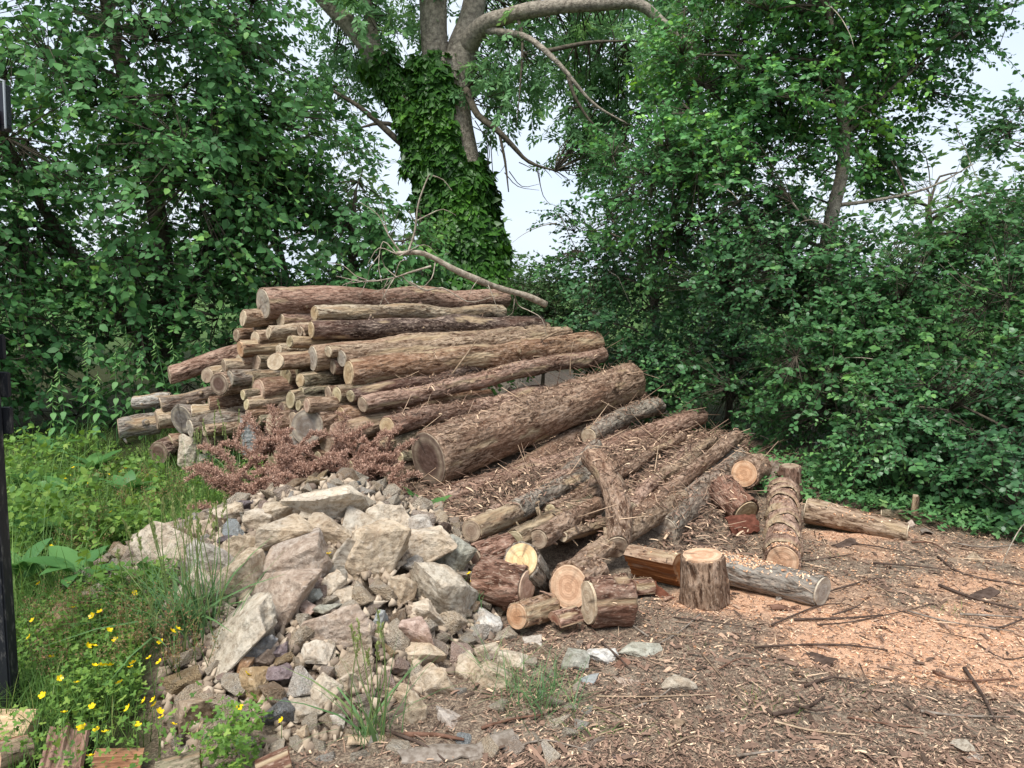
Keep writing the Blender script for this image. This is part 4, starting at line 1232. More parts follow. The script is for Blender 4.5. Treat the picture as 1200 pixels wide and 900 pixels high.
def woody(name, label, cat, base, limbs, blobs, nspray, nleaf, length, size, mat, tpl, group=None, single=0, droop=.3, up=.6, outw=.7, jit=.45, flat=.5, clump=1.3, thr=-.05, shell=.7, bark=None, nbranch=26, rt=.02, crown='crown', zmin=None, trunk_n=10, twig_r=.004, dead=0):
    root = tag(empty(name, base), label, cat, group)
    B = Vector(base)
    P, D = blob_points(blobs, nspray, shell, clump, thr, zmin)
    pos, ax, nm, sz, tint, mid, ends = spray_leaves(P, D, nleaf, length, size, droop, up, outw, jit, flat)
    R = frames(ax, nm)
    if single:
        sh = frame_share(pos, sz)
        # the leaves nearest the eye and not buried behind others
        near = -pos[:, 1] * 0.012 + sh
        idx = np.argsort(-np.where(sh > 0, near, -9))[:single]
        lm = [tri_mesh('leaf', tpl[0], tpl[1], {'tint': np.full(len(tpl[0]), .25 + .16 * k)}) for k in range(4)]
        for i in idx:
            o = link('leaf', lm[int(min(3, max(0, (tint[i] - .1) * 5)))], mat, root)
            o.matrix_basis = Matrix.Translation(Vector(pos[i]) - B) @ Matrix(R[i].tolist()).to_4x4() @ Matrix.Scale(float(sz[i]), 4)
        keep = np.ones(len(pos), bool); keep[idx] = False
        pos, R, sz, tint = pos[keep], R[keep], sz[keep], tint[keep]
    V, T, A = inst(tpl[0], tpl[1], pos - np.array(base), R, sz, tint)
    c = link(crown, tri_mesh(crown, V, T, {'tint': A}), mat, root)
    if single: c['kind'] = 'stuff'
    # wood: limbs given by hand, boughs growing from them to the sprays, then the spray twigs
    acc = Acc(); LP = []
    for pts, rad in limbs:
        V, T = tube([Vector(p) - B for p in pts], rad, trunk_n, .12, .12, random.uniform(0, 9))
        acc.add(V, T)
        C, RR = smooth_path([Vector(p) for p in pts], rad, .15)
        LP += [(c_, r_) for c_, r_ in zip(C, RR)]
    link('trunk', acc.mesh('trunk', True), bark or M_TWIG, root)
    acc = Acc()
    La = np.array([q[0] for q in LP]); Lr = np.array([q[1] for q in LP])
    joints = []
    for k in range(nbranch):
        tgt = P[random.randrange(len(P))]
        j = int(np.argmin(np.linalg.norm(La - tgt, axis=1) + .6 * np.maximum(0, La[:, 2] - tgt[2] + .3)))
        s = La[j]
        m1 = s + (tgt - s) * .35 + np.array([0, 0, .12]) + rng.normal(size=3) * .1
        m2 = s + (tgt - s) * .7 + np.array([0, 0, .12]) + rng.normal(size=3) * .1
        r = min(Lr[j] * .6, rt)
        V, T = tube([Vector(s) - B, Vector(m1) - B, Vector(m2) - B, Vector(tgt) - B], [r, r * .75, r * .5, r * .22], 5, .15, 0, 0, False)
        acc.add(V, T)
        joints += [m1, m2, tgt, (m1 + m2) / 2]
    J = np.array(joints + [q for q in La[::3]])
    st = np.array([J[np.argmin(np.sum((J - p) ** 2, axis=1))] for p in P])
    bt = np.array(base)
    far = np.linalg.norm(st - P, axis=1)
    st = np.where((far < 1.2)[:, None], st, P)
    V, T = sticks(np.concatenate([st, P, mid]) - bt, np.concatenate([P, mid, ends]) - bt, np.concatenate([np.full(len(P), twig_r * 1.5), np.full(len(P), twig_r), np.full(len(P), twig_r * .7)]),
                  np.concatenate([np.full(len(P), twig_r), np.full(len(P), twig_r * .7), np.full(len(P), twig_r * .4)]))
    acc.add(V, T)
    link('branches', acc.mesh('branches'), M_TWIG, root)
    if dead:
        for _ in range(dead):                                        # bare pale twigs hanging out of the leaves
            i = random.randrange(len(P)); p = P[i] + D[i] * .12; q = [Vector(p) - B]
            dd = Vector(D[i]) * .5 + Vector((random.gauss(0, .6), random.gauss(0, .3) - .3, random.gauss(-.2, .6)))
            for k in range(4):
                q.append(q[-1] + dd * random.uniform(.07, .17)); dd += Vector((random.gauss(0, .25), 0, -.22))
            V, T = tube(q, [.006, .005, .004, .003, .0015], 4, .06, 0, 0, False)
            link('bare_twig', tri_mesh('bare_twig', V, T), M_DEADWOOD, root)
    return root

# ------------------------------------------------------------------ trees and hedge
woody('hazel_tree', "broad hazel tree with large drooping leaves filling the upper left", 'tree', (-3.9, 8.6, .1),
      [([(-3.9, 8.6, 0), (-3.85, 8.6, 1.2), (-3.9, 8.55, 2.6), (-4.2, 8.5, 4.2), (-4.4, 8.5, 5.6)], [.13, .12, .1, .07, .03]),
       ([(-3.88, 8.6, .8), (-3.3, 8.5, 2.0), (-2.8, 8.45, 3.4)], [.08, .06, .03]), ([(-3.9, 8.6, .6), (-4.8, 8.4, 2.0), (-5.4, 8.2, 3.4)], [.09, .06, .03])],
      [(-4.7, 8.3, 3.7, 2.2, 1.2, 2.2), (-3.35, 8.4, 4.2, 1.15, 1.1, 1.7), (-5.6, 7.6, 2.2, 1.3, .9, 1.6), (-3.6, 8.1, 2.5, 1.3, .9, 1.2), (-2.7, 8.5, 3.3, 0.85, .8, .8)],
      2800, 12, .5, .086, M_HAZEL, LEAF8, single=300, droop=.35, up=.55, outw=.6, thr=-.2, clump=1.5, nbranch=46, rt=.03)
woody('hazel_bush', "hazel bush with large leaves rising behind the left end of the log stack", 'bush', (-2.0, 8.9, .1),
      [([(-2.0, 8.9, 0), (-1.9, 8.85, 1.2), (-1.75, 8.8, 2.6)], [.05, .045, .02]), ([(-2.05, 8.9, 0), (-2.5, 8.8, 1.4), (-2.7, 8.7, 2.6)], [.05, .04, .02])],
      [(-1.95, 8.75, 2.15, .8, .6, .95), (-2.75, 8.7, 1.9, .8, .6, 1.0), (-1.45, 8.9, 1.9, .55, .5, .6)],
      640, 11, .4, .086, M_HAZEL, LEAF8, single=150, droop=.35, up=.55, outw=.6, thr=-.12, nbranch=16)
for (bl, base, lb, n) in (([(-4.7, 7.75, 1.0, 1.0, .55, .85), (-5.2, 7.2, 1.2, .8, .5, .9)], (-4.8, 7.9, .1), "dark bramble thicket filling the gap left of the nettles", 420),
                      ([(-3.4, 7.95, .95, .95, .5, .9), (-2.6, 8.2, 1.2, .8, .5, .8)], (-3.3, 8.1, .1), "dark bramble thicket behind the logs that poke out left", 420),
                      ([(-1.5, 8.95, .95, .9, .4, .8), (-.7, 9.2, .75, .7, .4, .6)], (-1.4, 9.0, .1), "low bramble thicket behind the middle of the stack", 230)):
    woody('bramble_thicket', lb, 'bush', base, [([base, (base[0] + .1, base[1], .9)], [.02, .01]), ([base, (base[0] - .6, base[1] - .1, 1.0)], [.02, .01])], bl, n, 12, .34, .075, M_UNDER, LEAF4,
          group="bramble thickets under the hazel", thr=-.2, up=.5, outw=.7, nbranch=14, rt=.012, crown='foliage', droop=.3)

# right hand holly tree, hedge and bushes
woody('holly_tree', "tall small leaved tree with a pale bare trunk showing in the right hand hedge", 'tree', (2.92, 7.35, .1),
      [([(2.86, 7.4, 0), (2.87, 7.38, .9), (2.93, 7.35, 1.6), (2.98, 7.3, 2.2), (3.06, 7.3, 2.75), (2.95, 7.3, 3.6), (2.6, 7.3, 4.8), (2.4, 7.3, 6)], [.075, .07, .075, .06, .055, .045, .03, .015]),
       ([(3.0, 7.3, 2.3), (3.4, 7.2, 2.35), (3.8, 7.15, 2.45), (4.15, 7.1, 2.65)], [.02, .015, .01, .004]), ([(3.03, 7.3, 2.9), (3.5, 7.2, 3.4), (4.0, 7.2, 3.8), (4.4, 7.1, 4.0)], [.022, .016, .01, .005]),
       ([(2.98, 7.3, 2.1), (2.7, 7.15, 2.15), (2.5, 7.0, 2.3)], [.022, .016, .006]), ([(3.0, 7.3, 3.2), (3.5, 7.3, 4.3), (3.9, 7.3, 5.4)], [.035, .022, .01])],
      [(2.45, 7.5, 3.6, 1.1, .9, 1.0), (3.55, 7.6, 4.1, .95, .8, 1.1), (1.75, 7.6, 2.6, .95, .8, .85), (3.2, 7.9, 3.0, .6, .5, .7), (2.8, 7.4, 4.7, 1.0, .9, .9), (3.9, 7.4, 4.6, .6, .6, .8), (1.95, 7.6, 3.2, .8, .7, .6)],
      3500, 15, .34, .06, M_HOLLY, LEAF4, thr=-.06, clump=2.0, up=.6, outw=.7, jit=.6, nbranch=70, rt=.02, bark=M_ASHBARK, droop=.12, twig_r=.0028, dead=9)
woody('holly_bush', "dense dark bush closing the hedge right of the log stack", 'bush', (1.6, 8.3, .05),
      [([(1.6, 8.3, 0), (1.55, 8.3, 1.2), (1.4, 8.2, 2.2)], [.05, .04, .02]), ([(2.25, 7.9, 0), (2.3, 7.85, 1.3)], [.04, .02])],
      [(1.45, 8.5, 1.15, .95, .7, 1.1), (2.35, 7.35, .95, .7, .55, .95), (1.1, 8.9, 2.0, .8, .6, .7), (2.1, 7.5, 1.9, .8, .6, .7), (1.9, 7.75, .6, .6, .4, .6), (2.55, 6.9, 1.7, .6, .5, .6)],
      2500, 15, .32, .056, M_HEDGE_DARK, LEAF4, group="bushes of the right hand hedge", thr=-.1, clump=2.2, up=.6, outw=.7, jit=.6, nbranch=40, rt=.015, crown='foliage', droop=.12, twig_r=.0028, dead=9)
woody('holly_bush', "rounded hedge bush standing between the pale trunk and the right edge", 'bush', (3.5, 6.2, .05),
      [([(3.5, 6.3, 0), (3.5, 6.3, .7), (3.55, 6.3, 1.1)], [.03, .022, .012])],
      [(2.75, 6.35, .75, .65, .55, .8), (3.5, 6.2, 1.1, .75, .7, 1.0), (4.3, 6.4, 1.5, .8, .8, .95), (3.1, 6.6, 1.45, .5, .4, .6)],
      2300, 15, .32, .054, M_HEDGE_PALE, LEAF4, group="bushes of the right hand hedge", thr=-.12, clump=2.2, up=.6, outw=.7, jit=.6, nbranch=44, rt=.014, crown='foliage', droop=.15, zmin=.03, twig_r=.0028, dead=9)
woody('holly_bush', "nearest hedge bush trailing onto the sawdust at the right edge", 'bush', (3.75, 5.2, .05),
      [([(3.75, 5.25, 0), (3.7, 5.2, .9)], [.03, .015])],
      [(3.75, 5.25, .65, .75, .6, .7), (2.95, 5.55, .42, .5, .4, .5), (4.4, 5.2, 1.2, .6, .6, .7), (3.5, 4.95, .32, .5, .35, .38)],
      1900, 15, .28, .047, M_HEDGE_DARK, LEAF4, group="bushes of the right hand hedge", thr=-.14, clump=2.2, up=.6, outw=.7, jit=.6, nbranch=30, rt=.012, crown='foliage', droop=.2, zmin=.02, twig_r=.0028, dead=9)
woody('maple_tree', "thin crowned tree with light leaves rising at the upper right corner", 'tree', (5.6, 8.2, .1),
      [([(5.7, 8.2, 0), (5.65, 8.2, 1.6), (5.55, 8.1, 2.6), (5.5, 8.1, 3.2)], [.06, .045, .025, .01])],
      [(5.5, 8.0, 2.9, .6, .6, .6), (5.05, 8.0, 2.4, .5, .5, .4)],
      260, 12, .4, .075, M_HEDGE_PALE, LEAF4, thr=-.05, up=.6, outw=.6, jit=.6, nbranch=22, rt=.018)
woody('juniper_bush', "feathery green bush with brown tips at the far end of the stack", 'bush', (.35, 9.0, .3),
      [([(.35, 9.0, .2), (.4, 9.0, 1.0)], [.03, .01])],
      [(.15, 9.0, 1.1, .4, .35, .45), (.5, 8.8, .95, .42, .35, .5)], 380, 26, .3, .05, M_JUNI, LEAF2, thr=-.3, up=.3, outw=.4, jit=.7, nbranch=14, rt=.01, droop=.1, crown='foliage')

# the old ash: trunk, limbs, drooping leafy sprays, ivy coat
YA = 10.6
def A_(u, v, dy=0.0): return at(u, v, YA + dy)
ash_limbs = [
 ([A_(553, 345), A_(549, 300), A_(539, 230), A_(527, 150), A_(524, 95), A_(521, 68)], [.50, .45, .37, .31, .28, .25]),
 ([A_(513, 92), A_(509, 45), A_(508, 0), A_(504, -60), A_(490, -160)], [.19, .185, .18, .16, .12]),
 ([A_(533, 95), A_(543, 55), A_(553, 15), A_(562, -30), A_(590, -120)], [.21, .2, .16, .14, .1]),
 ([A_(541, 62), A_(565, 32, -.3), A_(600, 17, -.6), A_(650, 8, -.8), A_(710, 4, -.9), A_(748, 5, -.9), A_(775, 25, -.9), A_(810, 55, -.9), A_(832, 72, -.9)], [.15, .12, .10, .085, .08, .07, .055, .04, .02]),
 ([A_(505, 190), A_(485, 130), A_(452, 85), A_(420, 40), A_(385, 5), A_(350, -40)], [.2, .17, .15, .13, .1, .08]),
 ([A_(445, 75), A_(436, 35), A_(426, -20)], [.08, .07, .06]),
 ([A_(562, 34, -.28), A_(590, 38, -.55), A_(620, 45, -.8), A_(655, 75, -1), A_(680, 105, -1), A_(700, 125, -1), A_(735, 145, -1)], [.06, .046, .036, .028, .022, .016, .007]),
 ([A_(546, 105, -.3), A_(560, 135, -.5), A_(580, 150, -.6), A_(600, 170, -.6), A_(620, 190, -.6), A_(650, 200, -.6)], [.05, .045, .04, .03, .022, .01]),
 ([A_(585, 155, -.6), A_(592, 190, -.6), A_(596, 225, -.6)], [.02, .015, .007]), ([A_(665, 85, -1), A_(672, 110, -1), A_(690, 140, -1), A_(715, 165, -1)], [.03, .022, .015, .007]),
 ([A_(640, 60, -.9), A_(690, 50, -.9), A_(735, 48, -.9)], [.03, .022, .01]), ([A_(606, 17, -.62), A_(612, 45, -.75), A_(611, 80, -.8), A_(608, 120, -.8), A_(605, 150, -.8)], [.026, .018, .013, .008, .004]),
 ([A_(505, 195), A_(470, 168), A_(430, 132), A_(400, 112), A_(365, 95)], [.06, .045, .034, .024, .008]), ([A_(500, 170), A_(455, 145), A_(420, 150)], [.05, .03, .012]),
 ([A_(832, -10, -.6), A_(860, 5, -.6), A_(876, 22, -.6)], [.05, .04, .02])]
root_ash = tag(empty('ash_tree', tuple(A_(566, 345)[:2]) + (0.0,)), "large old ash tree with an ivy coated trunk and spreading grey limbs", 'tree')
BA = root_ash.location.copy()
acc = Acc()
for k, (pts, rad) in enumerate(ash_limbs):
    P_ = [Vector(q) - BA for q in pts]
    if k == 0: P_ = [Vector((0.05, 0, -.3))] + P_; rad = [.6] + rad
    V, T = tube(P_, rad, 14, .1, .14, k * 3.0); acc.add(V, T)
    if k == 0: link('trunk', acc.mesh('trunk', True), M_ASHBARK, root_ash); acc = Acc()
    elif k < 7: link('limb', acc.mesh('limb', True), M_ASHBARK, root_ash); acc = Acc()
link('branches', acc.mesh('branches', True), M_TWIG, root_ash)
def ashblob(u, v, ru, rv, dy, ry): 
    c = A_(u, v, dy); k = (YA + dy) / FPX
    return (c.x, c.y, c.z, ru * k, ry, rv * k)
P, D = blob_points([ashblob(690, 70, 90, 50, .5, .8), ashblob(620, 15, 70, 30, .9, .7), ashblob(780, 115, 75, 55, .4, .8), ashblob(655, 150, 55, 35, .1, .5), ashblob(740, 170, 60, 36, .3, .6), ashblob(830, 30, 60, 60, .2, .8),
                    ashblob(440, 30, 70, 40, .6, .9), ashblob(390, 90, 45, 45, .8, .7), ashblob(580, 70, 45, 40, .8, .6), ashblob(700, -40, 140, 40, .5, 1.2), ashblob(460, -60, 120, 50, .3, 1.2), ashblob(640, 45, 60, 35, -.5, .4), ashblob(760, 55, 70, 40, -.4, .4), ashblob(600, 110, 35, 35, -.2, .3)], 690, .5, 1.3, -.02)
# each spray: compound leaves hanging off a twig
n = len(P); nl, nf = 7, 9
d = nrm(D * np.array([1, 1, .3]) + rng.normal(size=(n, 3)) * .5 + np.array([0, 0, -.35])); L = rng.uniform(.3, .6, n)
t = (np.arange(nl) + .6) / nl
bp = P[:, None] + d[:, None] * (L[:, None] * t)[..., None] + np.array([0, 0, -1.0]) * (.3 * L[:, None] * t ** 2)[..., None]
rd = nrm(d[:, None] * .5 + rng.normal(size=(n, nl, 3)) * .6 + np.array([0, 0, -.55]))
tf_ = (np.arange(nf) // 2 + .8) / (nf // 2 + .8)
lp = bp[:, :, None] + rd[:, :, None] * (.2 * tf_)[None, None, :, None]
sd_ = nrm(np.cross(rd, rng.normal(size=(n, nl, 3)) * .5 + np.array([0, 0, 1.0])))
sg = np.where(np.arange(nf) % 2 == 0, 1.0, -1.0); sg[-1] = 0
la = nrm(rd[:, :, None] * .8 + sd_[:, :, None] * sg[None, None, :, None] * .75 + rng.normal(size=(n, nl, nf, 3)) * .2)
ln = nrm(np.cross(rd, sd_)[:, :, None] + rng.normal(size=(n, nl, nf, 3)) * .35 + np.array([0, 0, .3]))
lp, la, ln = lp.reshape(-1, 3), la.reshape(-1, 3), ln.reshape(-1, 3)
V, T, A = inst(LEAF2[0] * np.array([1, .75, 1]), LEAF2[1], lp - np.array(BA), frames(la, ln), rng.uniform(.07, .115, len(lp)), np.repeat(np.clip(rng.normal(.4, .2, n), 0, 1), nl * nf))
link('crown', tri_mesh('crown', V, T, {'tint': A}), M_ASH, root_ash)
LA = []
for pts, rad in ash_limbs[1:]:
    C, _ = smooth_path(pts, rad, .15); LA.append(C)
LA = np.concatenate(LA)
st = np.array([LA[np.argmin(np.sum((LA - p) ** 2, axis=1))] for p in P])
md = (st + P) / 2 + rng.normal(size=P.shape) * .06
ba = np.array(BA)
V, T = sticks(np.concatenate([st, md, P]) - ba, np.concatenate([md, P, P + d * L[:, None] + np.array([0, 0, -.3]) * L[:, None]]) - ba, np.repeat([.011, .008, .005], n), np.repeat([.008, .005, .002], n))
link('twigs', tri_mesh('twigs', V, T), M_TWIG, root_ash)
# bare hanging twigs against the sky
acc = Acc()
for (u, v, du, dv) in ((600, 195, 35, 35), (560, 150, 20, 60), (640, 200, 40, 30), (580, 170, 5, 60), (620, 190, 25, 45), (672, 190, 20, 35), (545, 120, 15, 40)):
    for _ in range(3):
        a = A_(u + random.uniform(-10, 10), v + random.uniform(-10, 10)) - BA
        b = A_(u + du * random.uniform(.2, 1.2), v + dv * random.uniform(.3, 1.2)) - BA
        m = (a + b) / 2 + Vector((random.uniform(-.1, .1), 0, random.uniform(-.12, .05)))
        V, T = tube([a, m, b], [.007, .005, .002], 4, .08, 0, 0, False); acc.add(V, T)
link('bare_twigs', acc.mesh('bare_twigs'), M_TWIG, root_ash)
# ivy
iv = tag(empty('ivy', tuple(BA)), "thick ivy climbing the trunk and left limb of the old ash", 'ivy')
IP, INn, IT = [], [], []
def ivy_along(pts, rad, n, thick, keep):
    C, R = smooth_path(pts, rad, .05)
    Tn = nrm(np.gradient(C, axis=0))
    for _ in range(n):
        i = random.randrange(len(C)); a = random.uniform(0, 2 * PI)
        p = np.cross(Tn[i], [0, 1.0, 0]); p /= np.linalg.norm(p); q = np.cross(Tn[i], p)
        nn = p * math.cos(a) + q * math.sin(a)
        w = C[i] + nn * R[i]
        bulge = .5 + noise.noise(Vector(w * 1.6)) + .5 * noise.noise(Vector(w * 4))
        u, v = proj(w)
        if not keep(u, v, w): continue
        IP.append(w + nn * (.02 + thick * max(0, bulge) * random.random() ** .6)); INn.append(nn); IT.append(min(1, max(0, .35 + .5 * noise.noise(Vector(w * 2.3)) + random.uniform(-.2, .25))))
kp = lambda u, v, w: (v > 62 + 22 * noise.noise(Vector(w * 3))) and not (u > 531 + max(0, v - 140) * .22 + 6 * noise.noise(Vector(w * 5)) and v < 188 + 22 * noise.noise(Vector(w * 4))) and (random.random() < sstep(55, 120, v) + .25)
T0 = [A_(550, 350), A_(546, 300), A_(533, 230), A_(518, 150), A_(512, 95), A_(509, 66)]
ivy_along(T0, [.49, .46, .40, .35, .28, .19], 26000, .19, kp)
ivy_along([A_(552, 350), A_(560, 320)], [.5, .46], 3000, .2, lambda u, v, w: True)
ivy_along([A_(500, 200), A_(484, 135), A_(455, 90), A_(438, 62)], [.2, .2, .17, .12], 3600, .28, lambda u, v, w: random.random() < sstep(40, 110, v) + .2)
IP, INn = np.array(IP), np.array(INn)
ax = nrm(np.array([0, 0, -1.0]) + rng.normal(size=IP.shape) * .5 + INn * .25); nm = nrm(INn + rng.normal(size=IP.shape) * .4 + np.array([0, 0, .35]))
V, T, A = inst(IVY5[0], IVY5[1], IP - ba, frames(ax, nm), rng.choice([.05, .065, .08, .1, .125], len(IP)) * rng.uniform(.85, 1.1, len(IP)), np.array(IT))
link('foliage', tri_mesh('foliage', V, T, {'tint': A}), M_IVY, iv)
acc = Acc()
for k in range(9):
    a0 = -1.9 + k * .42
    pts = [Vector((math.sin(a0 + .25 * math.sin(j * .9 + k)) * (.58 - .055 * j) + (T0[0].x + (T0[-1].x - T0[0].x) * j / 6) - BA.x, -math.cos(a0) * (.56 - .05 * j), .1 + j * .62)) for j in range(7)]
    V, T = tube(pts, [.03, .028, .025, .02, .016, .012, .008], 5, .12); acc.add(V, T)
link('stem', acc.mesh('stem', True), M_TWIG, iv)

# lighter trees farther off, seen through the gaps
for i, (x, y, z, rx, rz, lb) in enumerate(((-9.5, 15, 3.4, 3.0, 3.2, "pale green tree beyond the hazel, farthest to the left"), (-5.2, 16, 3.2, 2.6, 3.0, "pale green tree glimpsed through the middle of the hazel"), (8.5, 16, 2.6, 3.2, 2.4, "pale green tree beyond the right hand hedge"), (4.2, 17, 2.2, 2.2, 2.1, "low pale tree glimpsed behind the pale trunk"), (-1.5, 20, 1.6, 1.8, 1.6, "low tree glimpsed behind the ash on its left"))):
    woody('field_tree', lb, 'tree', (x, y, 0), [([(x, y, 0), (x + .1, y, z * .6), (x, y, z * 1.2)], [.16, .12, .05])], [(x, y, z, rx, rx * .6, rz), (x + rx * .5, y, z * .7, rx * .6, rx * .5, rz * .6)],
          420, 9, .8, .2, M_BACK, LEAF2, group="pale trees beyond the hedges", thr=-.25, nbranch=12, rt=.04)
# distant hedge line and fields
tp, ts = [], []
for k in range(6500):
    x = random.uniform(-160, 160); y = 95 + 12 * math.sin(x * .03) + random.uniform(-3, 3)
    h = 3.2 + 2.2 * noise.noise(Vector((x * .09, 0, 0))) + 1.2 * noise.noise(Vector((x * .4, 3, 0)))
    tp.append((x, y, random.random() * h)); ts.append(random.uniform(.6, 1.1))
tp = np.array(tp)
V, T, A = inst(LEAF2[0], LEAF2[1], tp, frames(rng.normal(size=tp.shape), nrm(rng.normal(size=tp.shape) + np.array([0, -1.0, .5]))), np.array(ts), rng.random(len(tp)) * .5)
tag(link('treeline', tri_mesh('treeline', V, T, {'tint': A}), M_BACK), "distant tree line across the fields", "trees", kind='stuff')
# ------------------------------------------------------------------ dead conifer brush before the stack
br = tag(empty('conifer_brush', G(370, 590)), "heap of dead pinkish brown conifer boughs between the log stack and the stones", 'brush heap')
BB = br.location.copy()
def bough(p, d, L, seed):
    d = Vector(d).normalized()
    pts = [p + d * (L * t) + Vector((0, 0, .10 * L * math.sin(PI * t) - .12 * L * t * t)) + Vector((random.gauss(0, .012), random.gauss(0, .012), random.gauss(0, .012))) for t in (0, .25, .5, .75, 1)]
    acc = Acc()
    V, T = tube(pts, [.007, .006, .005, .003, .002], 5, .06, 0, 0, False); acc.add(V, T)
    C, _ = smooth_path(pts, [.007, .006, .005, .003, .002], L / 34)
    a, b = [], []
    for i, c in enumerate(C[2:]):
        t = i / len(C)
        for s in (-1, 1, .2):
            sdv = d.cross(Vector((0, 0, 1))).normalized() * s + Vector((random.gauss(0, .3), random.gauss(0, .3), random.gauss(.1, .35)))
            q = (sdv + d * .7).normalized() * L * .32 * (1 - .65 * t) * random.uniform(.5, 1.15)
            a.append(c); b.append(c + np.array(q))
    a, b = np.array(a), np.array(b)
    V, T = sticks(a, b, np.full(len(a), .0022), np.full(len(a), .001)); acc.add(V, T)
    k = 15
    tt = rng.random((len(a), k)); P = a[:, None] + (b - a)[:, None] * tt[..., None]
    dd = nrm(b - a)[:, None] + rng.normal(size=(len(a), k, 3)) * .75
    P = P.reshape(-1, 3); dd = nrm(dd.reshape(-1, 3))
    V2, T2, A2 = inst(LEAF2[0] * np.array([1, .5, 1]), LEAF2[1], P, frames(dd, rng.normal(size=P.shape)), rng.uniform(.009, .022, len(P)), np.clip(rng.normal(.45, .25, len(P)), 0, 1))
    acc2 = Acc(); acc2.add(V2 - np.array(p), T2, A2)
    root = link('bough', None, None, br); root.location = p - BB
    V = np.concatenate(acc.V) - np.array(p)
    link('stem', tri_mesh('stem', V, np.concatenate(acc.T)), M_NEEDLE, root)
    link('needles', acc2.mesh('needles'), M_NEEDLE, root)
for k in range(96):
    t = k / 95
    u = 255 + 200 * ((t * 7.3) % 1); v = random.uniform(530, 604) - 8 * math.sin((u - 215) / 270 * PI)
    if u < 260: v += 10
    y = 4.62 + (604 - v) / 50 * .42
    p = at(u + random.uniform(-8, 8), v, y)
    p.z = max(p.z, ground_z(p.x, p.y) + .03)
    ang = random.uniform(-.5, 3.6)
    bough(p, (math.cos(ang), -.35 + math.sin(ang) * .5, random.uniform(.25, .95)), random.uniform(.18, .34), k)

# ------------------------------------------------------------------ the bare branch on top of the stack
dbp = [at(640, 357, 7.9), at(615, 346, 7.8), at(590, 339, 7.7), at(565, 330, 7.55), at(535, 317, 7.45), at(508, 302, 7.4), at(490, 296, 7.35), at(465, 297, 7.3)]
db = tag(empty('dead_branch', dbp[0]), "bare grey forked branch lying on top of the log stack", 'branch')
V, T = tube([p - dbp[0] for p in dbp], [.036, .036, .034, .034, .03, .027, .025, .018], 9, .05, .3, 3)
link('stem', tri_mesh('stem', V, T, None, True), M_DEADWOOD, db)
TW = [([(478, 296), (484, 270), (492, 240), (502, 212), (507, 206)], .013), ([(507, 206), (520, 210), (528, 226)], .007), ([(490, 258), (505, 250), (520, 245), (535, 250)], .007),
      ([(470, 296), (455, 275), (440, 250), (420, 235)], .009), ([(455, 275), (450, 250), (448, 230)], .006), ([(465, 298), (450, 286), (446, 310), (450, 330)], .007), ([(465, 298), (440, 290), (430, 310)], .006),
      ([(505, 312), (480, 316), (462, 326), (430, 328), (397, 325)], .011), ([(430, 328), (415, 322), (400, 312), (381, 309)], .006), ([(462, 326), (455, 345), (440, 365), (422, 383)], .007),
      ([(470, 322), (482, 332), (500, 342)], .006), ([(465, 325), (452, 310), (445, 298)], .006), ([(462, 326), (470, 310), (480, 305)], .006), ([(460, 327), (448, 338), (436, 345)], .005),
      ([(510, 308), (505, 325), (494, 340)], .007), ([(480, 330), (500, 342), (520, 338), (545, 352), (565, 352), (582, 345)], .009), ([(572, 334), (578, 350), (582, 368)], .006), ([(560, 328), (552, 340), (550, 350)], .005),
      ([(440, 328), (420, 330), (402, 335), (405, 345)], .005), ([(455, 327), (452, 345), (455, 360)], .005), ([(430, 328), (425, 340), (418, 350)], .004), ([(602, 343), (606, 358), (620, 365), (634, 374), (640, 395)], .007), ([(603, 350), (598, 362), (597, 370)], .004),
      ([(445, 298), (437, 315), (432, 330)], .005), ([(420, 327), (408, 332), (403, 345)], .004), ([(468, 300), (500, 288), (512, 300)], .005)]
for pts, r in TW:
    Q = [at(u, v, 7.33 + random.uniform(-.05, .05) + .0012 * max(0, u - 500) - .002 * max(0, 480 - u)) - dbp[0] for u, v in pts]
    Q = [Q[0]] + [q + Vector((random.gauss(0, .012), random.gauss(0, .05), random.gauss(0, .012))) for q in Q[1:]]
    V, T = tube(Q, [r * (1 - .65 * k / (len(Q) - 1)) for k in range(len(Q))], 5, .05, 0, 0, False)
    link('twig', tri_mesh('twig', V, T, None, True), M_DEADWOOD, db)

# ------------------------------------------------------------------ litter: shreds of bark, chips and twigs over heap and yard
bvh = BVHTree.FromPolygons([tuple(v) for v in LOG_BVH_V], LOG_BVH_T)
def top(x, y):
    h, n_, *_ = bvh.ray_cast(Vector((x, y, 2.2)), Vector((0, 0, -1)))
    z = ground_z(x, y)
    if h is not None and h.z > z: return h.z, n_, True
    return z, Vector((0, 0, 1)), False
STRIP = (np.array([(-.5, -.5, 0), (-.15, -.5, .12), (.2, -.45, .1), (.5, -.4, 0), (-.5, .4, .02), (-.15, .5, .14), (.2, .5, .11), (.5, .5, .0)], float),
         np.array([(0, 1, 5), (0, 5, 4), (1, 2, 6), (1, 6, 5), (2, 3, 7), (2, 7, 6)]))
def litter(name, label, items, mat):
    P = np.array([i[0] for i in items]); Nn = np.array([i[1] for i in items]); S = np.array([i[2] for i in items]); A = np.array([i[3] for i in items])
    ax = rng.normal(size=P.shape); ax = ax - Nn * np.sum(ax * Nn, axis=1, keepdims=True) + rng.normal(size=P.shape) * .18
    V, T, A = inst(STRIP[0], STRIP[1], P, frames(ax, nrm(Nn + rng.normal(size=P.shape) * .25)), S, A)
    return tag(link(name, tri_mesh(name, V, T, {'tint': A}), mat), label, 'litter', kind='stuff')
it = []
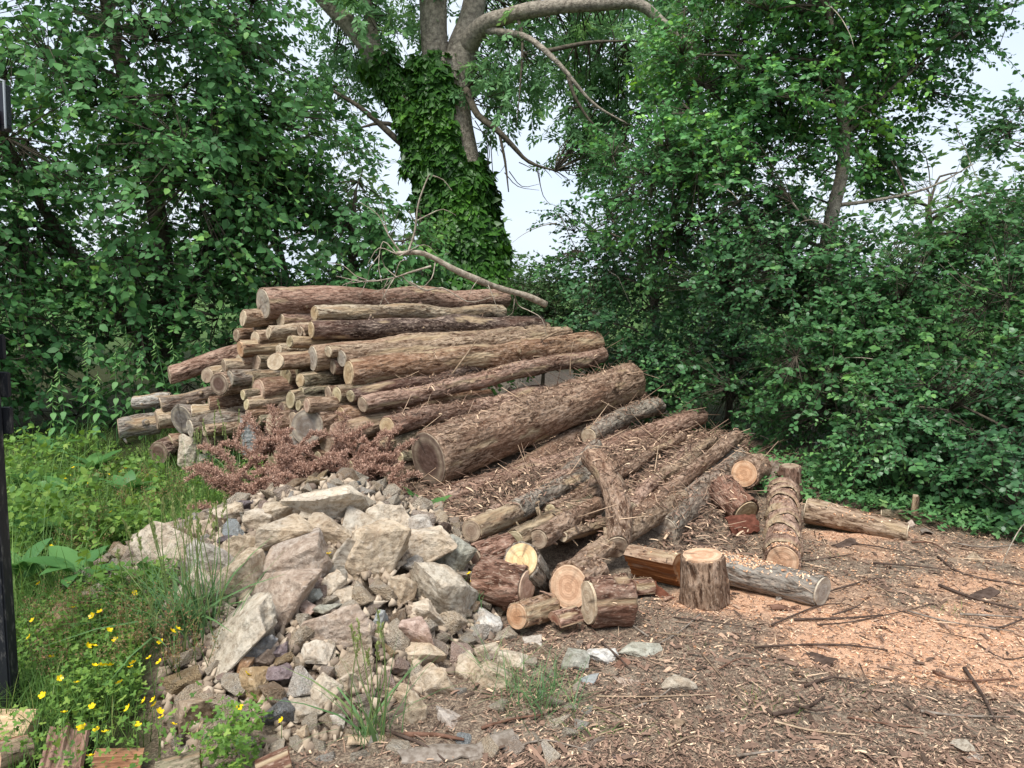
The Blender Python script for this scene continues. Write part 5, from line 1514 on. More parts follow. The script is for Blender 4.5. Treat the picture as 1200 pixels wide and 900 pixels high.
for _ in range(34000):                                               # on the heap and the lower logs
    x, y = random.uniform(-.9, 2.3), random.uniform(4.3, 8.0)
    u, v = proj((x, y, .3))
    if not (420 < u < 880): continue
    w = brush_mound(x, y) > .02
    if not w and random.random() > .3: continue
    z, n_, on = top(x, y)
    if n_.z < .45: continue
    g = noise.noise(Vector((x * 2.3, y * 2.3, 3))) + .3
    if on:
        dens = .42 if v > 470 else .16
        if z > .85: dens *= .2
        if random.random() > dens * (1 + g): continue
    L = random.uniform(.015, .085) * (.6 if on else 1)
    it.append(((x, y, z + random.uniform(.003, .02) + (0 if on else random.random() ** 2 * .07)), n_[:], (L, L * random.uniform(.05, .22), L * .5), min(1, max(0, random.gauss(.42, .27)))))
litter('bark_litter', "brown shreds of bark and leaf strewn over the front of the log heap", it, M_LITTER)
it = []
for _ in range(80000):                                               # mulch over the yard
    y = 2.35 + 4.4 * random.random() ** 1.35; x = random.uniform(-.75, .72 * y + .3)
    if stone_mound(x, y) > .012 or (x < -.1 and y < 3.2 and random.random() < .8): continue
    e = 2.1 + .55 * (6.0 - y)
    if x > e + .7: continue
    s = sawdust(x, y)
    if random.random() < s * .5: continue
    z, n_, on = top(x, y)
    if on and random.random() > .12: continue
    if n_.z < .5: continue
    big = random.random() < .035
    L = random.uniform(.03, .065) if big else random.uniform(.006, .024)
    it.append(((x, y, z + .003 + random.random() * .008), n_[:], (L, L * (random.uniform(.12, .35) if big else random.uniform(.1, .32)), L * .45), min(1, max(0, random.gauss(.43 if not big else .3, .26)))))
litter('mulch', "brown and buff wood mulch scattered across the yard floor", it, M_LITTER)
it = []
for _ in range(42000):
    y = 2.4 + 3.2 * random.random(); x = random.uniform(.3, 4.2)
    s = sawdust(x, y)
    if random.random() > s * .9 + .012: continue
    z, n_, on = top(x, y)
    if n_.z < .4: continue
    L = random.uniform(.004, .016)
    it.append(((x, y, z + .002 + random.random() * .006), n_[:], (L, L * random.uniform(.3, .7), L * .4), random.random()))
for _ in range(5000):                                                # on the grey log and the block
    u, v = random.uniform(848, 960), random.uniform(650, 680)
    y = random.uniform(3.75, 4.2); x = (u - 600) / FPX * y
    z, n_, on = top(x, y)
    if not on or z > .2 or n_.z < .6: continue
    L = random.uniform(.004, .013)
    it.append(((x, y, z + .002), n_[:], (L, L * .5, L * .4), random.random()))
litter('sawdust', "orange pink saw chips drifted over the yard", it, M_CHIP)
# fine loose twigs
a, b, ra = [], [], []
for _ in range(5200):
    x, y = random.uniform(-.9, 3.4), random.uniform(2.4, 7.6)
    heap = brush_mound(x, y) > .02
    if stone_mound(x, y) > .03 or (not heap and random.random() > .3) or x > 2.2 + .55 * (6 - y) + .4: continue
    z, n_, on = top(x, y)
    if on and (random.random() > .5 or z > .95): continue
    g = random.uniform(0, 2 * PI); L = random.uniform(.05, .3) * (1 if heap else .7)
    d = np.array([math.cos(g), math.sin(g), random.uniform(-.15, .75 if heap else .12)])
    p = np.array([x, y, z + .006]); a.append(p); b.append(p + d * L); ra.append(random.uniform(.0012, .004))
ra = np.array(ra)
V, T = sticks(a, b, ra, ra * .6)
o = link('twig_litter', tri_mesh('twig_litter', V, T, {'tint': np.repeat(rng.random(len(a)), 6)}), M_LITTER)
tag(o, "fine broken twigs littering the heap and the yard", 'litter', kind='stuff')

# sticks one can pick out
SPOTS = [("the silver grey log", 905, 685), ("the chopping block", 825, 677), ("the large flaking round", 710, 705), ("the hacked log", 918, 620), ("the whitish stone", 707, 772),
         ("the flat purple slate", 741, 888), ("the grey cobble in the mulch", 794, 806), ("the orange sawdust patch", 1080, 740), ("the small grass clump", 895, 828), ("the nearest hedge bush", 1170, 610),
         ("the thin mossy log", 1065, 605), ("the right grass tuft", 640, 800), ("the biggest trunk", 620, 500), ("the end on log", 715, 590), ("the thick grey log", 820, 575), ("the far orange round", 873, 555),
         ("the brown clod", 1024, 837), ("the bottom right cobbles", 1135, 882), ("the long ochre ended log", 560, 420)]
STU = set()
def stick(path, r, col, cname, z0=.012, fork=None, onlog=False):
    P = []
    for u, v in path:
        g = G(u, v)
        if onlog:
            zz = top(g.x, g.y)[0]
        P.append(g + Vector((0, 0, z0 + random.uniform(0, .012))))
    base = P[0]
    o = empty('stick', base) if fork else None
    r *= .5
    P = [q + Vector((random.gauss(0, .012), random.gauss(0, .012), 0)) for q in P]
    V, T = tube([q - base for q in P], [r * (1 - .5 * k / (len(P) - 1)) for k in range(len(P))], 6, .04, .25, random.random() * 9)
    s = link('stem' if fork else 'stick', tri_mesh('stick', V, T, None, True), M_STICK, o)
    s.color = (*col, 1)
    if not fork: s.location = base; o = s
    else:
        f = [G(u, v) + Vector((0, 0, z0 + .02)) - base for u, v in fork]
        V, T = tube(f, [r * .7, r * .6, r * .3][:len(f)], 5, .04, .2, 1)
        q = link('side_twig', tri_mesh('side_twig', V, T, None, True), M_STICK, o); q.color = (*col, 1)
    du = path[-1][0] - path[0][0]; dv = path[-1][1] - path[0][1]; L = math.hypot(du, dv)
    um, vm = path[len(path) // 2]
    near = sorted(SPOTS, key=lambda t: math.hypot(t[1] - um, t[2] - vm))
    for k in range(3):
        nm, su, sv = near[k]
        a = (math.degrees(math.atan2(vm - sv, um - su)) + 360) % 360
        rel = ("right of", "lower right of", "below", "lower left of", "left of", "upper left of", "above", "upper right of")[int((a + 22.5) // 45) % 8]
        way = 'level' if abs(dv) < .3 * abs(du) else ('upright' if abs(du) < .4 * abs(dv) else ('rising' if du * dv < 0 else 'falling'))
        lb = f"{'long' if L > 90 else 'short' if L < 40 else 'mid length'} {'forked ' if fork else ''}{cname} stick lying {way} {rel} {nm}"
        if lb not in STU: break
    STU.add(lb)
    tag(o, lb, 'stick', "sticks lying about the yard")
DK, TN, GY, RD, PL = (.10, .07, .055), (.34, .25, .17), (.28, .24, .2), (.2, .11, .075), (.5, .38, .26)
for path, r, c, cn, fk in (
    ([(885, 766), (930, 761), (985, 760), (1036, 766)], .012, DK, 'dark', None), ([(960, 738), (1000, 736), (1050, 722), (1092, 714)], .008, DK, 'dark', [(1050, 722), (1075, 730), (1090, 735)]),
    ([(1095, 792), (1130, 806), (1188, 797)], .012, RD, 'reddish', None), ([(1138, 790), (1148, 815), (1163, 850)], .018, DK, 'dark', None), ([(908, 850), (950, 860), (1000, 866)], .009, PL, 'pale', None),
    ([(1000, 850), (1040, 856), (1090, 858)], .008, RD, 'reddish', None), ([(562, 858), (600, 850), (645, 843)], .012, RD, 'reddish', None), ([(690, 840), (760, 828), (800, 820)], .007, TN, 'tan', None),
    ([(450, 858), (490, 880), (520, 896)], .014, DK, 'dark', None), ([(477, 867), (510, 865), (545, 872)], .02, RD, 'reddish', None), ([(770, 745), (830, 752), (900, 765)], .007, TN, 'tan', None), ([(790, 725), (850, 740), (895, 742)], .007, DK, 'dark', None),
    ([(905, 735), (960, 715), (990, 712)], .010, DK, 'dark', None), ([(930, 730), (990, 728), (1035, 725)], .013, DK, 'dark', [(975, 728), (1000, 720), (1012, 712)]), ([(760, 690 + 60), (742, 735), (728, 728)], .008, GY, 'grey', None), ([(1100, 655), (1130, 675), (1200, 690)], .016, DK, 'dark', None),
    ([(1120, 640), (1150, 645), (1190, 640)], .012, GY, 'grey', None), ([(1020, 690), (1035, 696), (1044, 702)], .012, TN, 'tan', None), ([(1060, 720), (1120, 735), (1190, 745)], .009, GY, 'grey', None), ([(1125, 725), (1165, 728), (1200, 730)], .012, GY, 'grey', None),
    ([(970, 700), (1020, 680), (1050, 683)], .010, DK, 'dark', None), ([(1100, 690), (1140, 705), (1198, 720)], .018, DK, 'dark', None), ([(1165, 740), (1180, 742), (1199, 732)], .014, DK, 'dark', None), ([(820, 725), (795, 745), (770, 760)], .007, GY, 'grey', None),
    ([(700, 755), (720, 775), (740, 790)], .011, DK, 'dark', None), ([(690, 875), (740, 860), (790, 850)], .006, PL, 'pale', None), ([(860, 890), (900, 880), (960, 884)], .010, GY, 'grey', None), ([(780, 880), (810, 870), (850, 880)], .008, TN, 'tan', None), ([(600, 880), (640, 872), (690, 884)], .009, GY, 'grey', None),
    ([(640, 870), (650, 885), (645, 899)], .007, PL, 'pale', None), ([(1040, 785), (1080, 800), (1120, 810)], .007, TN, 'tan', None), ([(935, 810), (975, 800), (1010, 806)], .012, DK, 'dark', None), ([(905, 845), (940, 832), (965, 820)], .016, DK, 'dark', [(930, 835), (955, 842), (975, 840)]), ([(845, 790), (870, 775), (910, 782)], .007, RD, 'reddish', None),
    ([(1080, 840), (1120, 842), (1180, 846)], .012, GY, 'grey', None), ([(1000, 640), (1030, 646), (1060, 650)], .01, DK, 'dark', None), ([(1070, 640), (1095, 640), (1120, 655)], .012, RD, 'reddish', None), ([(1030, 665), (1075, 668), (1110, 672)], .012, DK, 'dark', None), ([(775, 640), (800, 655), (830, 642)], .012, TN, 'tan', None), ([(800, 640), (840, 634), (870, 630)], .009, DK, 'dark', None),
    ([(740, 830), (775, 815), (800, 790)], .009, GY, 'grey', None), ([(820, 770), (850, 800), (870, 830)], .006, TN, 'tan', None), ([(700, 820), (760, 826), (840, 818)], .006, PL, 'pale', None), ([(1150, 760), (1175, 775), (1199, 770)], .009, DK, 'dark', None), ([(940, 660), (975, 655), (1000, 652)], .011, DK, 'dark', None)):
    stick(path, r, c, cn, fork=fk)
# sticks up on the heap
for (a_, b_, r, lb) in (((555, 592, 5.25), (655, 541, 5.8), .012, "long thin tan stick lying over the brushwood below the biggest trunk"), ((525, 600, 5.0), (600, 582, 5.2), .01, "brown stick beside the reddish log's lower end"), ((690, 560, 5.5), (706, 528, 5.7), .009, "short tan stick jutting up out of the brushwood"),
                       ((536, 404, 6.5), (556, 352 + 48, 6.6), .007, "thin straw coloured stick on the long ochre ended log"), ((530, 438, 6.25), (558, 399, 6.6), .008, "pale stick leaning against the long ochre ended log"), ((635, 398, 7.2), (669, 387, 7.4), .012, "pale stick lying at the far top of the ochre ended log"),
                       ((668, 440, 7.0), (672, 400, 7.1), .006, "thin upright twig behind the biggest trunk"), ((760, 560, 5.9), (700, 588, 5.4), .008, "brown stick across the brush beside the end on log"), ((735, 535, 6.2), (700, 512, 6.4), .008, "stick sticking out between the long reddish log and the pole"), ((790, 600, 5.3), (835, 570, 5.8), .008, "stick lying on the flank of the thick grey log")):
    p, q = at(*a_), at(*b_)
    m = (p + q) / 2 + Vector((random.gauss(0, .02), 0, .03))
    V, T = tube([p - p, m - p, q - p], [r, r * .85, r * .5], 6, .05, .2, random.random())
    s = link('stick', tri_mesh('stick', V, T, None, True), M_STICK); s.location = p; s.color = (*TN, 1)
    tag(s, lb, 'stick', "sticks caught on the log heap")
# bark pieces in the litter
k = 0
for (u, v, w, l, rot, c, lb) in ((990, 640, .07, .16, .5, DK, "dark curled bark strip by the sawdust covered log"), (960, 775, .06, .14, 2.1, DK, "dark bark strip on the rim of the orange sawdust"), (1085, 625, .06, .14, 1.2, GY, "grey bark flake next to the thin mossy log"), (920, 715, .04, .16, .2, RD, "red bark flake under the end of the silver grey log"),
                                 (515, 884, .09, .26, .15, GY, "large ragged grey bark piece at the bottom edge"), (575, 876, .07, .2, .6, GY, "grey torn bark piece right of the ragged one"), (265, 868, .045, .07, 1.2, (.45, .25, .12), "upright orange bark chip among the buttercups"), (728, 783, .05, .08, .9, RD, "small red bark chip beside the pale blue flake"),
                                 (1150, 700, .07, .2, .4, DK, "dark bark strip in the twigs below the nearest hedge bush"), (830, 640, .06, .2, .1, DK, "dark bark strip behind the chopping block"), (985, 605, .05, .1, .4, PL, "pale bark chip by the half buried log"), (430, 870, .06, .14, .3, PL, "pale bark piece under the middle grass tuft")):
    bark_slab(G(u, v) + Vector((0, 0, .015)), w, l, rot, (random.uniform(-.25, .25), random.uniform(-.2, .2)), c, lb, .3, "bark pieces in the litter", .006)

# ------------------------------------------------------------------ herbs and grass on the left bank
def blade_tpl(nseg=4, bend=.35):
    V, Fc = [], []
    for i in range(nseg + 1):
        t = i / nseg
        w = .5 * (1 - t ** 1.6) + (.02 if i == nseg else 0)
        x = bend * t * t
        V += [(x, -w, t * (1 - .12 * t * bend)), (x, w, t * (1 - .12 * t * bend))]
    for i in range(nseg):
        a = 2 * i
        Fc += [(a, a + 1, a + 3), (a, a + 3, a + 2)]
    return np.array(V, float), np.array(Fc)
BL = [blade_tpl(4, b) for b in (.15, .45, .9)]
def blades(P, h, w, mat, name, parent=None, tint=None, lean=.25, org=(0, 0, 0)):
    P = np.array(P); n = len(P); acc = Acc()
    kk = rng.integers(0, 3, n)
    for k in range(3):
        s = kk == k
        m = int(s.sum())
        if not m: continue
        g = rng.random(m) * 2 * PI
        up = nrm(np.stack([np.cos(g) * lean * rng.random(m), np.sin(g) * lean * rng.random(m), np.ones(m)], 1))
        out = np.stack([np.cos(g), np.sin(g), np.zeros(m)], 1)
        x = nrm(out - up * np.sum(out * up, 1, keepdims=True)); y = np.cross(up, x)
        R = np.stack([x, y, up], -1)
        H = np.asarray(h)[s] if np.ndim(h) else np.full(m, h); H = H * rng.uniform(.55, 1.15, m)
        S = np.stack([H, np.full(m, w) * rng.uniform(.6, 1.2, m), H], 1)
        V, T, A = inst(BL[k][0], BL[k][1], P[s] - np.array(org), R, S, (rng.beta(2, 3, m) if tint is None else np.clip(rng.normal(tint, .15, m), 0, 1)))
        acc.add(V, T, A)
    return link(name, acc.mesh(name), mat, parent)
P, H = [], []
for _ in range(60000):
    y = 2.25 + 5.4 * random.random() ** 1.3; x = random.uniform(-.72 * y - .3, -1.0)
    if grassy(x, y) < .45 + random.random() * .3: continue
    if y > 7.3 or (y < 2.66 and x > -1.9 and random.random() < .85): continue
    g = noise.noise(Vector((x * 2.1, y * 2.1, 8)))
    if random.random() > .55 + g: continue
    P.append((x, y, max(ground_z(x, y), pile_z(x, y) - .05) - .01)); H.append(.16 + .12 * g + .06 * (y > 4.5))
    if len(P) > 14000: break
tag(blades(P, np.array(H), .0042, M_GRASS, 'grass'), "rough green grass on the bank left of the stones", 'grass', kind='stuff')
P, H = [], []
for _ in range(2600):
    u, v = random.uniform(10, 235), random.uniform(545, 720)
    g = hit(u, v)
    if grassy(g.x, g.y) < .5 or random.random() < .35 + noise.noise(Vector((g.x * 1.7, g.y * 1.7, 50))): continue
    P.append((g.x, g.y, g.z - .02)); H.append(random.uniform(.22, .62) * (1 if u < 130 else .62))
tag(blades(P, np.array(H), .0065, M_GRASS, 'weeds', None, .45, .6), "tall mixed weeds and grasses on the bank beside the stack", 'weeds', kind='stuff')
P, S = [], []
for _ in range(5600):
    u, v = random.uniform(8, 190), random.uniform(560, 720)
    g = hit(u, v)
    if grassy(g.x, g.y) < .5 or noise.noise(Vector((g.x * 1.5, g.y * 1.5, 70))) < -.05: continue
    P.append((g.x, g.y, g.z + random.uniform(.04, .46 if u < 120 else .2))); S.append(random.uniform(.014, .042))
P = np.array(P)
V, T, A = inst(LEAF8[0], LEAF8[1], P, frames(rng.normal(size=P.shape) * np.array([1, 1, .6]), nrm(rng.normal(size=P.shape) * .6 + np.array([0, -.3, 1]))), np.array(S) * 1.5, np.clip(rng.normal(.5, .25, len(P)), 0, 1))
tag(link('weed_leaves', tri_mesh('weed_leaves', V, T, {'tint': A}), M_HERB), "broad weed leaves crowding the bank left of the stones", 'weeds', kind='stuff')
P, S = [], []
for _ in range(36000):
    y = 2.25 + 4.8 * random.random() ** 1.5; x = random.uniform(-.72 * y - .2, -.85)
    gr = grassy(x, y)
    if y < 2.6 and x < -1.0 and random.random() < .88: continue
    near = stone_mound(x, y) < .05 and y < 3.0 and x < -.66
    if gr < .5 and not (near and random.random() < .5): continue
    g = noise.noise(Vector((x * 1.9, y * 1.9, 30)))
    if g < -.12 - (.15 if y < 3.4 else 0): continue
    P.append((x, y, max(ground_z(x, y), pile_z(x, y) - .06) + random.uniform(.02, .17 + .08 * g))); S.append(random.uniform(.009, .024))
P = np.array(P)
V, T, A = inst(HERB[0], HERB[1], P, frames(rng.normal(size=P.shape) * np.array([1, 1, .3]), nrm(rng.normal(size=P.shape) * .6 + np.array([0, -.15, 1]))), np.array(S), np.clip(rng.normal(.5, .22, len(P)), 0, 1))
tag(link('ground_cover', tri_mesh('ground_cover', V, T, {'tint': A}), M_HERB), "bright green buttercup and weed leaves covering the left bank", 'ground cover', kind='stuff')
# ground plants below the right hedge and by the brush
P, S = [], []
for _ in range(5200):
    u, v = random.uniform(880, 1200), random.uniform(545, 650)
    if v > 590 + (u - 960) * .19 + 6: continue
    g = hit(u, v)
    if g.y > 8.5: continue
    P.append((g.x, g.y, g.z + random.uniform(.01, .16))); S.append(random.uniform(.025, .05))
P = np.array(P)
V, T, A = inst(HERB[0], HERB[1], P, frames(rng.normal(size=P.shape) * np.array([1, 1, .3]), nrm(rng.normal(size=P.shape) * .5 + np.array([0, -.2, 1]))), np.array(S), np.clip(rng.normal(.32, .2, len(P)), 0, 1))
tag(link('hedge_undergrowth', tri_mesh('hedge_undergrowth', V, T, {'tint': A}), M_NETTLE), "low green undergrowth along the foot of the right hand hedge", 'undergrowth', kind='stuff')

def tuft(u, v, n, h, w, rad, label, y=None, lean=.4, mat=None, fn=pile_z, tint=None, heads=0, broad=0):
    p = hit(u, v, fn)
    o = tag(empty('grass_tuft', p), label, 'grass tuft', "clumps of tall grass")
    P = [(p.x + random.gauss(0, rad), p.y + random.gauss(0, rad), p.z - .02) for _ in range(n)]
    blades(P, np.array([h] * n), w, mat or M_TALL, 'blades', o, tint, lean, tuple(p))
    if broad:
        Pb = [(p.x + random.gauss(0, rad * .6), p.y + random.gauss(0, rad * .6), p.z - .02) for _ in range(broad)]
        blades(Pb, np.array([h * 1.05] * broad), .021, M_TALL, 'broad_blades', o, .45, 1.1, tuple(p))
    if heads:
        acc = Acc()
        for _ in range(heads):
            b = Vector((random.gauss(0, rad), random.gauss(0, rad), 0)); t = b + Vector((random.gauss(0, .05), random.gauss(0, .05), h * random.uniform(.95, 1.45)))
            V, T = tube([b, (b + t) / 2 + Vector((random.gauss(0, .02), 0, 0)), t], [.0028, .0022, .0014], 4, .08, 0, 0, False); acc.add(V, T, .8)
            for k in range(16):
                q = b.lerp(t, .82 + .18 * k / 16)
                V, T, A = inst(LEAF2[0], LEAF2[1], np.array([q[:]]), frames(np.array([[random.gauss(0, .35), random.gauss(0, .35), 1]]), rng.normal(size=(1, 3))), np.array([.02]), np.array([.9])); acc.add(V, T, A)
        link('flower_stems', acc.mesh('flower_stems'), M_TALL, o)
    return o
tuft(212, 742, 100, .42, .0065, .085, "tall grass tuft before the tall pale slab at the left of the stones", heads=16, lean=.5, broad=22)
tuft(236, 722, 40, .36, .0055, .06, "smaller grass tuft just behind the long grey slab", lean=.5, heads=6, broad=8)
tuft(436, 868, 34, .36, .0055, .035, "slender grass tuft rising before the middle of the stone pile", lean=.3, heads=7, broad=5)
tuft(636, 822, 170, .22, .0042, .085, "bushy grass tuft right of the stone pile", lean=.7, fn=ground_z)
tuft(582, 800, 40, .26, .005, .04, "small grass tuft between the stones and the bushy tuft", lean=.6)
tuft(690, 862, 60, .09, .004, .06, "tiny grass clump at the lower edge of the mulch", lean=.9, mat=M_GRASS, fn=ground_z)
tuft(895, 832, 110, .07, .004, .06, "small pale green grass clump alone in the mulch", lean=.9, mat=M_GRASS, fn=ground_z, tint=.5)
tuft(1110, 716, 40, .07, .004, .05, "small grass clump within the orange sawdust", lean=.9, mat=M_GRASS, fn=ground_z)
tuft(262, 575, 46, .5, .006, .10, "long wispy grass before the left foot of the log stack", lean=.35, heads=8, broad=6, fn=ground_z)
tuft(232, 585, 40, .42, .005, .12, "wispy grass left of the dead conifer brush", lean=.35, heads=6, fn=ground_z)
tuft(548, 705, 30, .12, .004, .04, "little grass clump between the big grey tan boulder and the bark rounds", lean=.8)
tuft(980, 655, 20, .06, .004, .05, "sparse grass clump behind the silver grey log's end", lean=.9, mat=M_GRASS, fn=ground_z)

for (u, v, lb) in ((1000, 810, "pale green grass wisps in the mulch between the two pale sticks"), (815, 760, "few grass blades in the mulch below the chopping block"), (1160, 690, "grass wisps among the twigs at the right edge"), (930, 795, "thin grass wisps before the sawdust"), (760, 858, "small grass wisps near the flat purple slate")):
    tuft(u, v, 36, .055, .0035, .05, lb, lean=.9, mat=M_GRASS, fn=ground_z)
# buttercups
stem_me = None
def flower_mesh():
    V, Fc = [], []
    for k in range(5):
        a = 2 * PI * k / 5
        ca, sa = math.cos(a), math.sin(a)
        b = len(V)
        for (r, w, z) in ((.1, .12, 0), (.55, .42, .16), (1.0, .3, .42), (1.04, 0, .44)):
            V.append((ca * r - sa * w, sa * r + ca * w, z)); V.append((ca * r + sa * w, sa * r - ca * w, z))
        for i in range(3):
            q = b + 2 * i
            Fc += [(q, q + 1, q + 3), (q, q + 3, q + 2)]
    return np.array(V), np.array(Fc)
FV, FT = flower_mesh()
fl_me = tri_mesh('blossom', FV, FT, {'tint': np.full(len(FV), .5)})
BC = [(157, 695, 'tips'), (85, 712, ''), (108, 722, ''), (117, 717, ''), (128, 738, ''), (38, 727, ''), (103, 757, ''), (111, 757, ''), (111, 780, ''), (119, 780, ''), (128, 780, ''), (153, 782, ''), (156, 777, ''), (135, 750, ''), (188, 752, ''), (202, 740, ''), (208, 737, ''), (175, 771, ''), (187, 776, ''), (108, 828, ''),
      (169, 821, ''), (180, 820, ''), (181, 826, ''), (187, 834, ''), (189, 841, ''), (203, 849, ''), (95, 852, ''), (113, 856, ''), (123, 858, ''), (106, 886, ''), (281, 829, ''), (330, 844, ''), (290, 790, ''), (45, 684, ''), (34, 747, ''), (147, 549, ''), (141, 553, ''), (135, 563, ''), (104, 566, ''), (81, 557, ''), (76, 561, ''), (86, 548, ''), (173, 557, ''), (182, 559, ''), (127, 556, ''), (550, 672, ''), (558, 675, ''), (553, 683, ''), (385, 649, ''), (60, 770, ''), (70, 795, ''), (50, 815, ''), (90, 800, ''), (140, 800, ''), (150, 830, ''), (75, 835, ''), (160, 850, ''), (60, 640, ''), (100, 620, ''), (130, 600, '')]
BLM = [(r[3], r[4], n_) for r, n_ in MARKS if r[3] < 420] + [(75, 870, "weathered split log"), (135, 887, "orange brown split log"), (10, 800, "black post"), (20, 855, "pale topped half round"), (186, 531, "dark rotten log"), (215, 720, "tall grass tuft"), (590, 690, "thick reddish bark round"), (330, 700, "large mauve boulder"), (445, 650, "biggest tan boulder"), (527, 660, "greenish rock")]
BUS = set()
for (u, v, _) in BC:
    hgt = .16 if v > 600 else .2
    if u > 250: hgt = .06
    g = hit(u, v, lambda x, y: max(pile_z(x, y), ground_z(x, y)) + hgt)
    z0 = max(pile_z(g.x, g.y), ground_z(g.x, g.y)) - .02
    o = empty('buttercup', (g.x, g.y, z0))
    near = sorted(BLM, key=lambda t: math.hypot(t[0] - u, t[1] - v))
    done = False
    for nm in near[:9]:
        a = (math.degrees(math.atan2(v - nm[1], u - nm[0])) + 360) % 360
        rel = ("right of", "lower right of", "below", "lower left of", "left of", "upper left of", "above", "upper right of")[int((a + 22.5) // 45) % 8]
        dist = math.hypot(u - nm[0], v - nm[1])
        lb = f"yellow buttercup {'close ' if dist < 25 else 'well ' if dist > 60 else ''}{rel} the {nm[2]}"
        if lb not in BUS and len(lb.split()) < 17:
            done = True; break
    BUS.add(lb)
    tag(o, lb, 'flower', "yellow buttercups")
    V, T = sticks(np.array([[random.gauss(0, .02), random.gauss(0, .02), 0]]), np.array([[0, 0, g.z - z0]]), np.array([.0016]), np.array([.001]), 4)
    link('stem', tri_mesh('stem', V, T, {'tint': np.full(len(V), .4)}), M_GRASS, o)
    b = link('blossom', fl_me, M_PETAL, o)
    b.location = (0, 0, g.z - z0); b.rotation_euler = (random.uniform(.1, .9), random.uniform(-.4, .4), random.uniform(0, 6)); b.scale = (random.uniform(.011, .0145),) * 3
# nettles
NLV, NLT = ovate((0, .12, .3, .55, .8, 1), .3, .12, .25, .12)
nl_me = [tri_mesh('leaf', NLV, NLT, {'tint': np.full(len(NLV), .2 + .2 * k)}) for k in range(3)]
def nettle(u, v, y, h, label, nleaf=9):
    p = at(u, v, y); p.z = ground_z(p.x, p.y)
    o = tag(empty('nettle', p), label, 'nettle', "nettles before the hazel")
    bx, by = random.gauss(0, .06), random.gauss(0, .06)
    V, T = tube([(0, 0, 0), (bx * .4, by * .4, h * .5), (bx, by, h)], [.006, .005, .003], 5, .1, 0, 0, False)
    link('stem', tri_mesh('stem', V, T, {'tint': np.full(len(V), .4)}), M_NETTLE, o)
    for k in range(nleaf):
        t = .25 + .72 * k / nleaf
        for s in (0, PI):
            a = k * PI / 2 + s + random.gauss(0, .25)
            l = link('leaf', random.choice(nl_me), M_NETTLE, o)
            l.location = (bx * t, by * t, h * t)
            l.rotation_euler = (random.gauss(0, .2), random.uniform(.1, .75), a)
            q = (.13 - .075 * t) * random.uniform(.85, 1.2); l.scale = (q, q, q)
    acc = Acc()
    for k in range(10):
        t = .72 + .027 * k; a = random.uniform(0, 6.28)
        b0 = np.array([bx * t, by * t, h * t]); b1 = b0 + np.array([math.cos(a) * .05, math.sin(a) * .05, -.03])
        V, T = sticks(b0[None], b1[None], [.006], [.003], 4); acc.add(V, T, .95)
    link('flowers', acc.mesh('flowers'), M_NETTLE, o)
for (u, v, y, h, lb) in ((196, 380, 7.3, 1.15, "tallest nettle just above the leaning red log"), (207, 400, 7.2, 1.0, "nettle right of the tallest one, nearest the leaning red log"), (95, 410, 7.0, 1.05, "nettle with pale flower tassels left of the silvery short log"), (130, 415, 7.1, .95, "nettle midway between the tasselled one and the tallest one"),
                         (165, 420, 7.2, .9, "nettle above the silvery short log"), (110, 460, 6.9, .75, "short nettle by the tip of the fat pale log"), (75, 440, 6.8, .85, "nettle in the dark thicket by the fence boards"), (60, 470, 6.3, .8, "nettle nearest the fence boards"), (150, 400, 7.4, 1.1, "nettle behind the midway one"), (235, 395, 7.4, 1.0, "nettle behind the wedge cut log end")):
    nettle(u, v, y, h, lb)
# docks: broad leaved plants
DKV, DKT = ovate((0, .1, .25, .45, .7, .9, 1), .27, .2, .25, .08)
dk_me = [tri_mesh('leaf', DKV, DKT, {'tint': np.full(len(DKV), .25 + .2 * k)}) for k in range(3)]
def dock(p, n, L, label, rise=.7):
    o = tag(empty('dock_plant', p), label, 'dock plant', "broad leaved docks")
    for k in range(n):
        a = k * 2.4 + random.gauss(0, .2)
        l = link('leaf', random.choice(dk_me), M_DOCK, o)
        l.location = (math.cos(a) * .02, math.sin(a) * .02, (.02 if L < .15 else .12) + .05 * k / n)
        l.rotation_euler = (random.gauss(0, .25), -random.uniform(.35, 1.0) * rise, a)
        q = L * random.uniform(.7, 1.15); l.scale = (q, q * 1.1, q)
    V, T = sticks(np.zeros((1, 3)), np.array([[.01, 0, .12]]), [.008], [.004], 5)
    link('stem', tri_mesh('stem', V, T, {'tint': np.full(len(V), .4)}), M_DOCK, o)
dock(G(45, 650), 13, .21, "large dock with broad leaves beside the black post")
dock(G(80, 600), 11, .2, "dock with long leaves behind the large dock")
dock(G(35, 590), 11, .2, "dock half hidden by the black post", .9)
dock(G(95, 700), 8, .22, "low dock right of the large dock")
dock(G(60, 545), 10, .24, "dock in the far weeds below the fence boards", 1.0)
dock(G(150, 600), 10, .17, "dock amid the buttercups below the fat pale log", 1.0)
dock(G(110, 570), 10, .2, "dock at the thicket's foot left of the dark rotten log", 1.0)
dock(G(25, 700), 11, .17, "dock hugging the black post near the buttercups", 1.0)
dock(at(500, 612, 4.75) - Vector((0, 0, .06)), 6, .2, "dock growing under the biggest trunk's sawn end", 1.2)
dock(at(543, 640, 4.5) - Vector((0, 0, .03)), 8, .13, "small bright dock between the stones and the brushwood logs", 1.0)
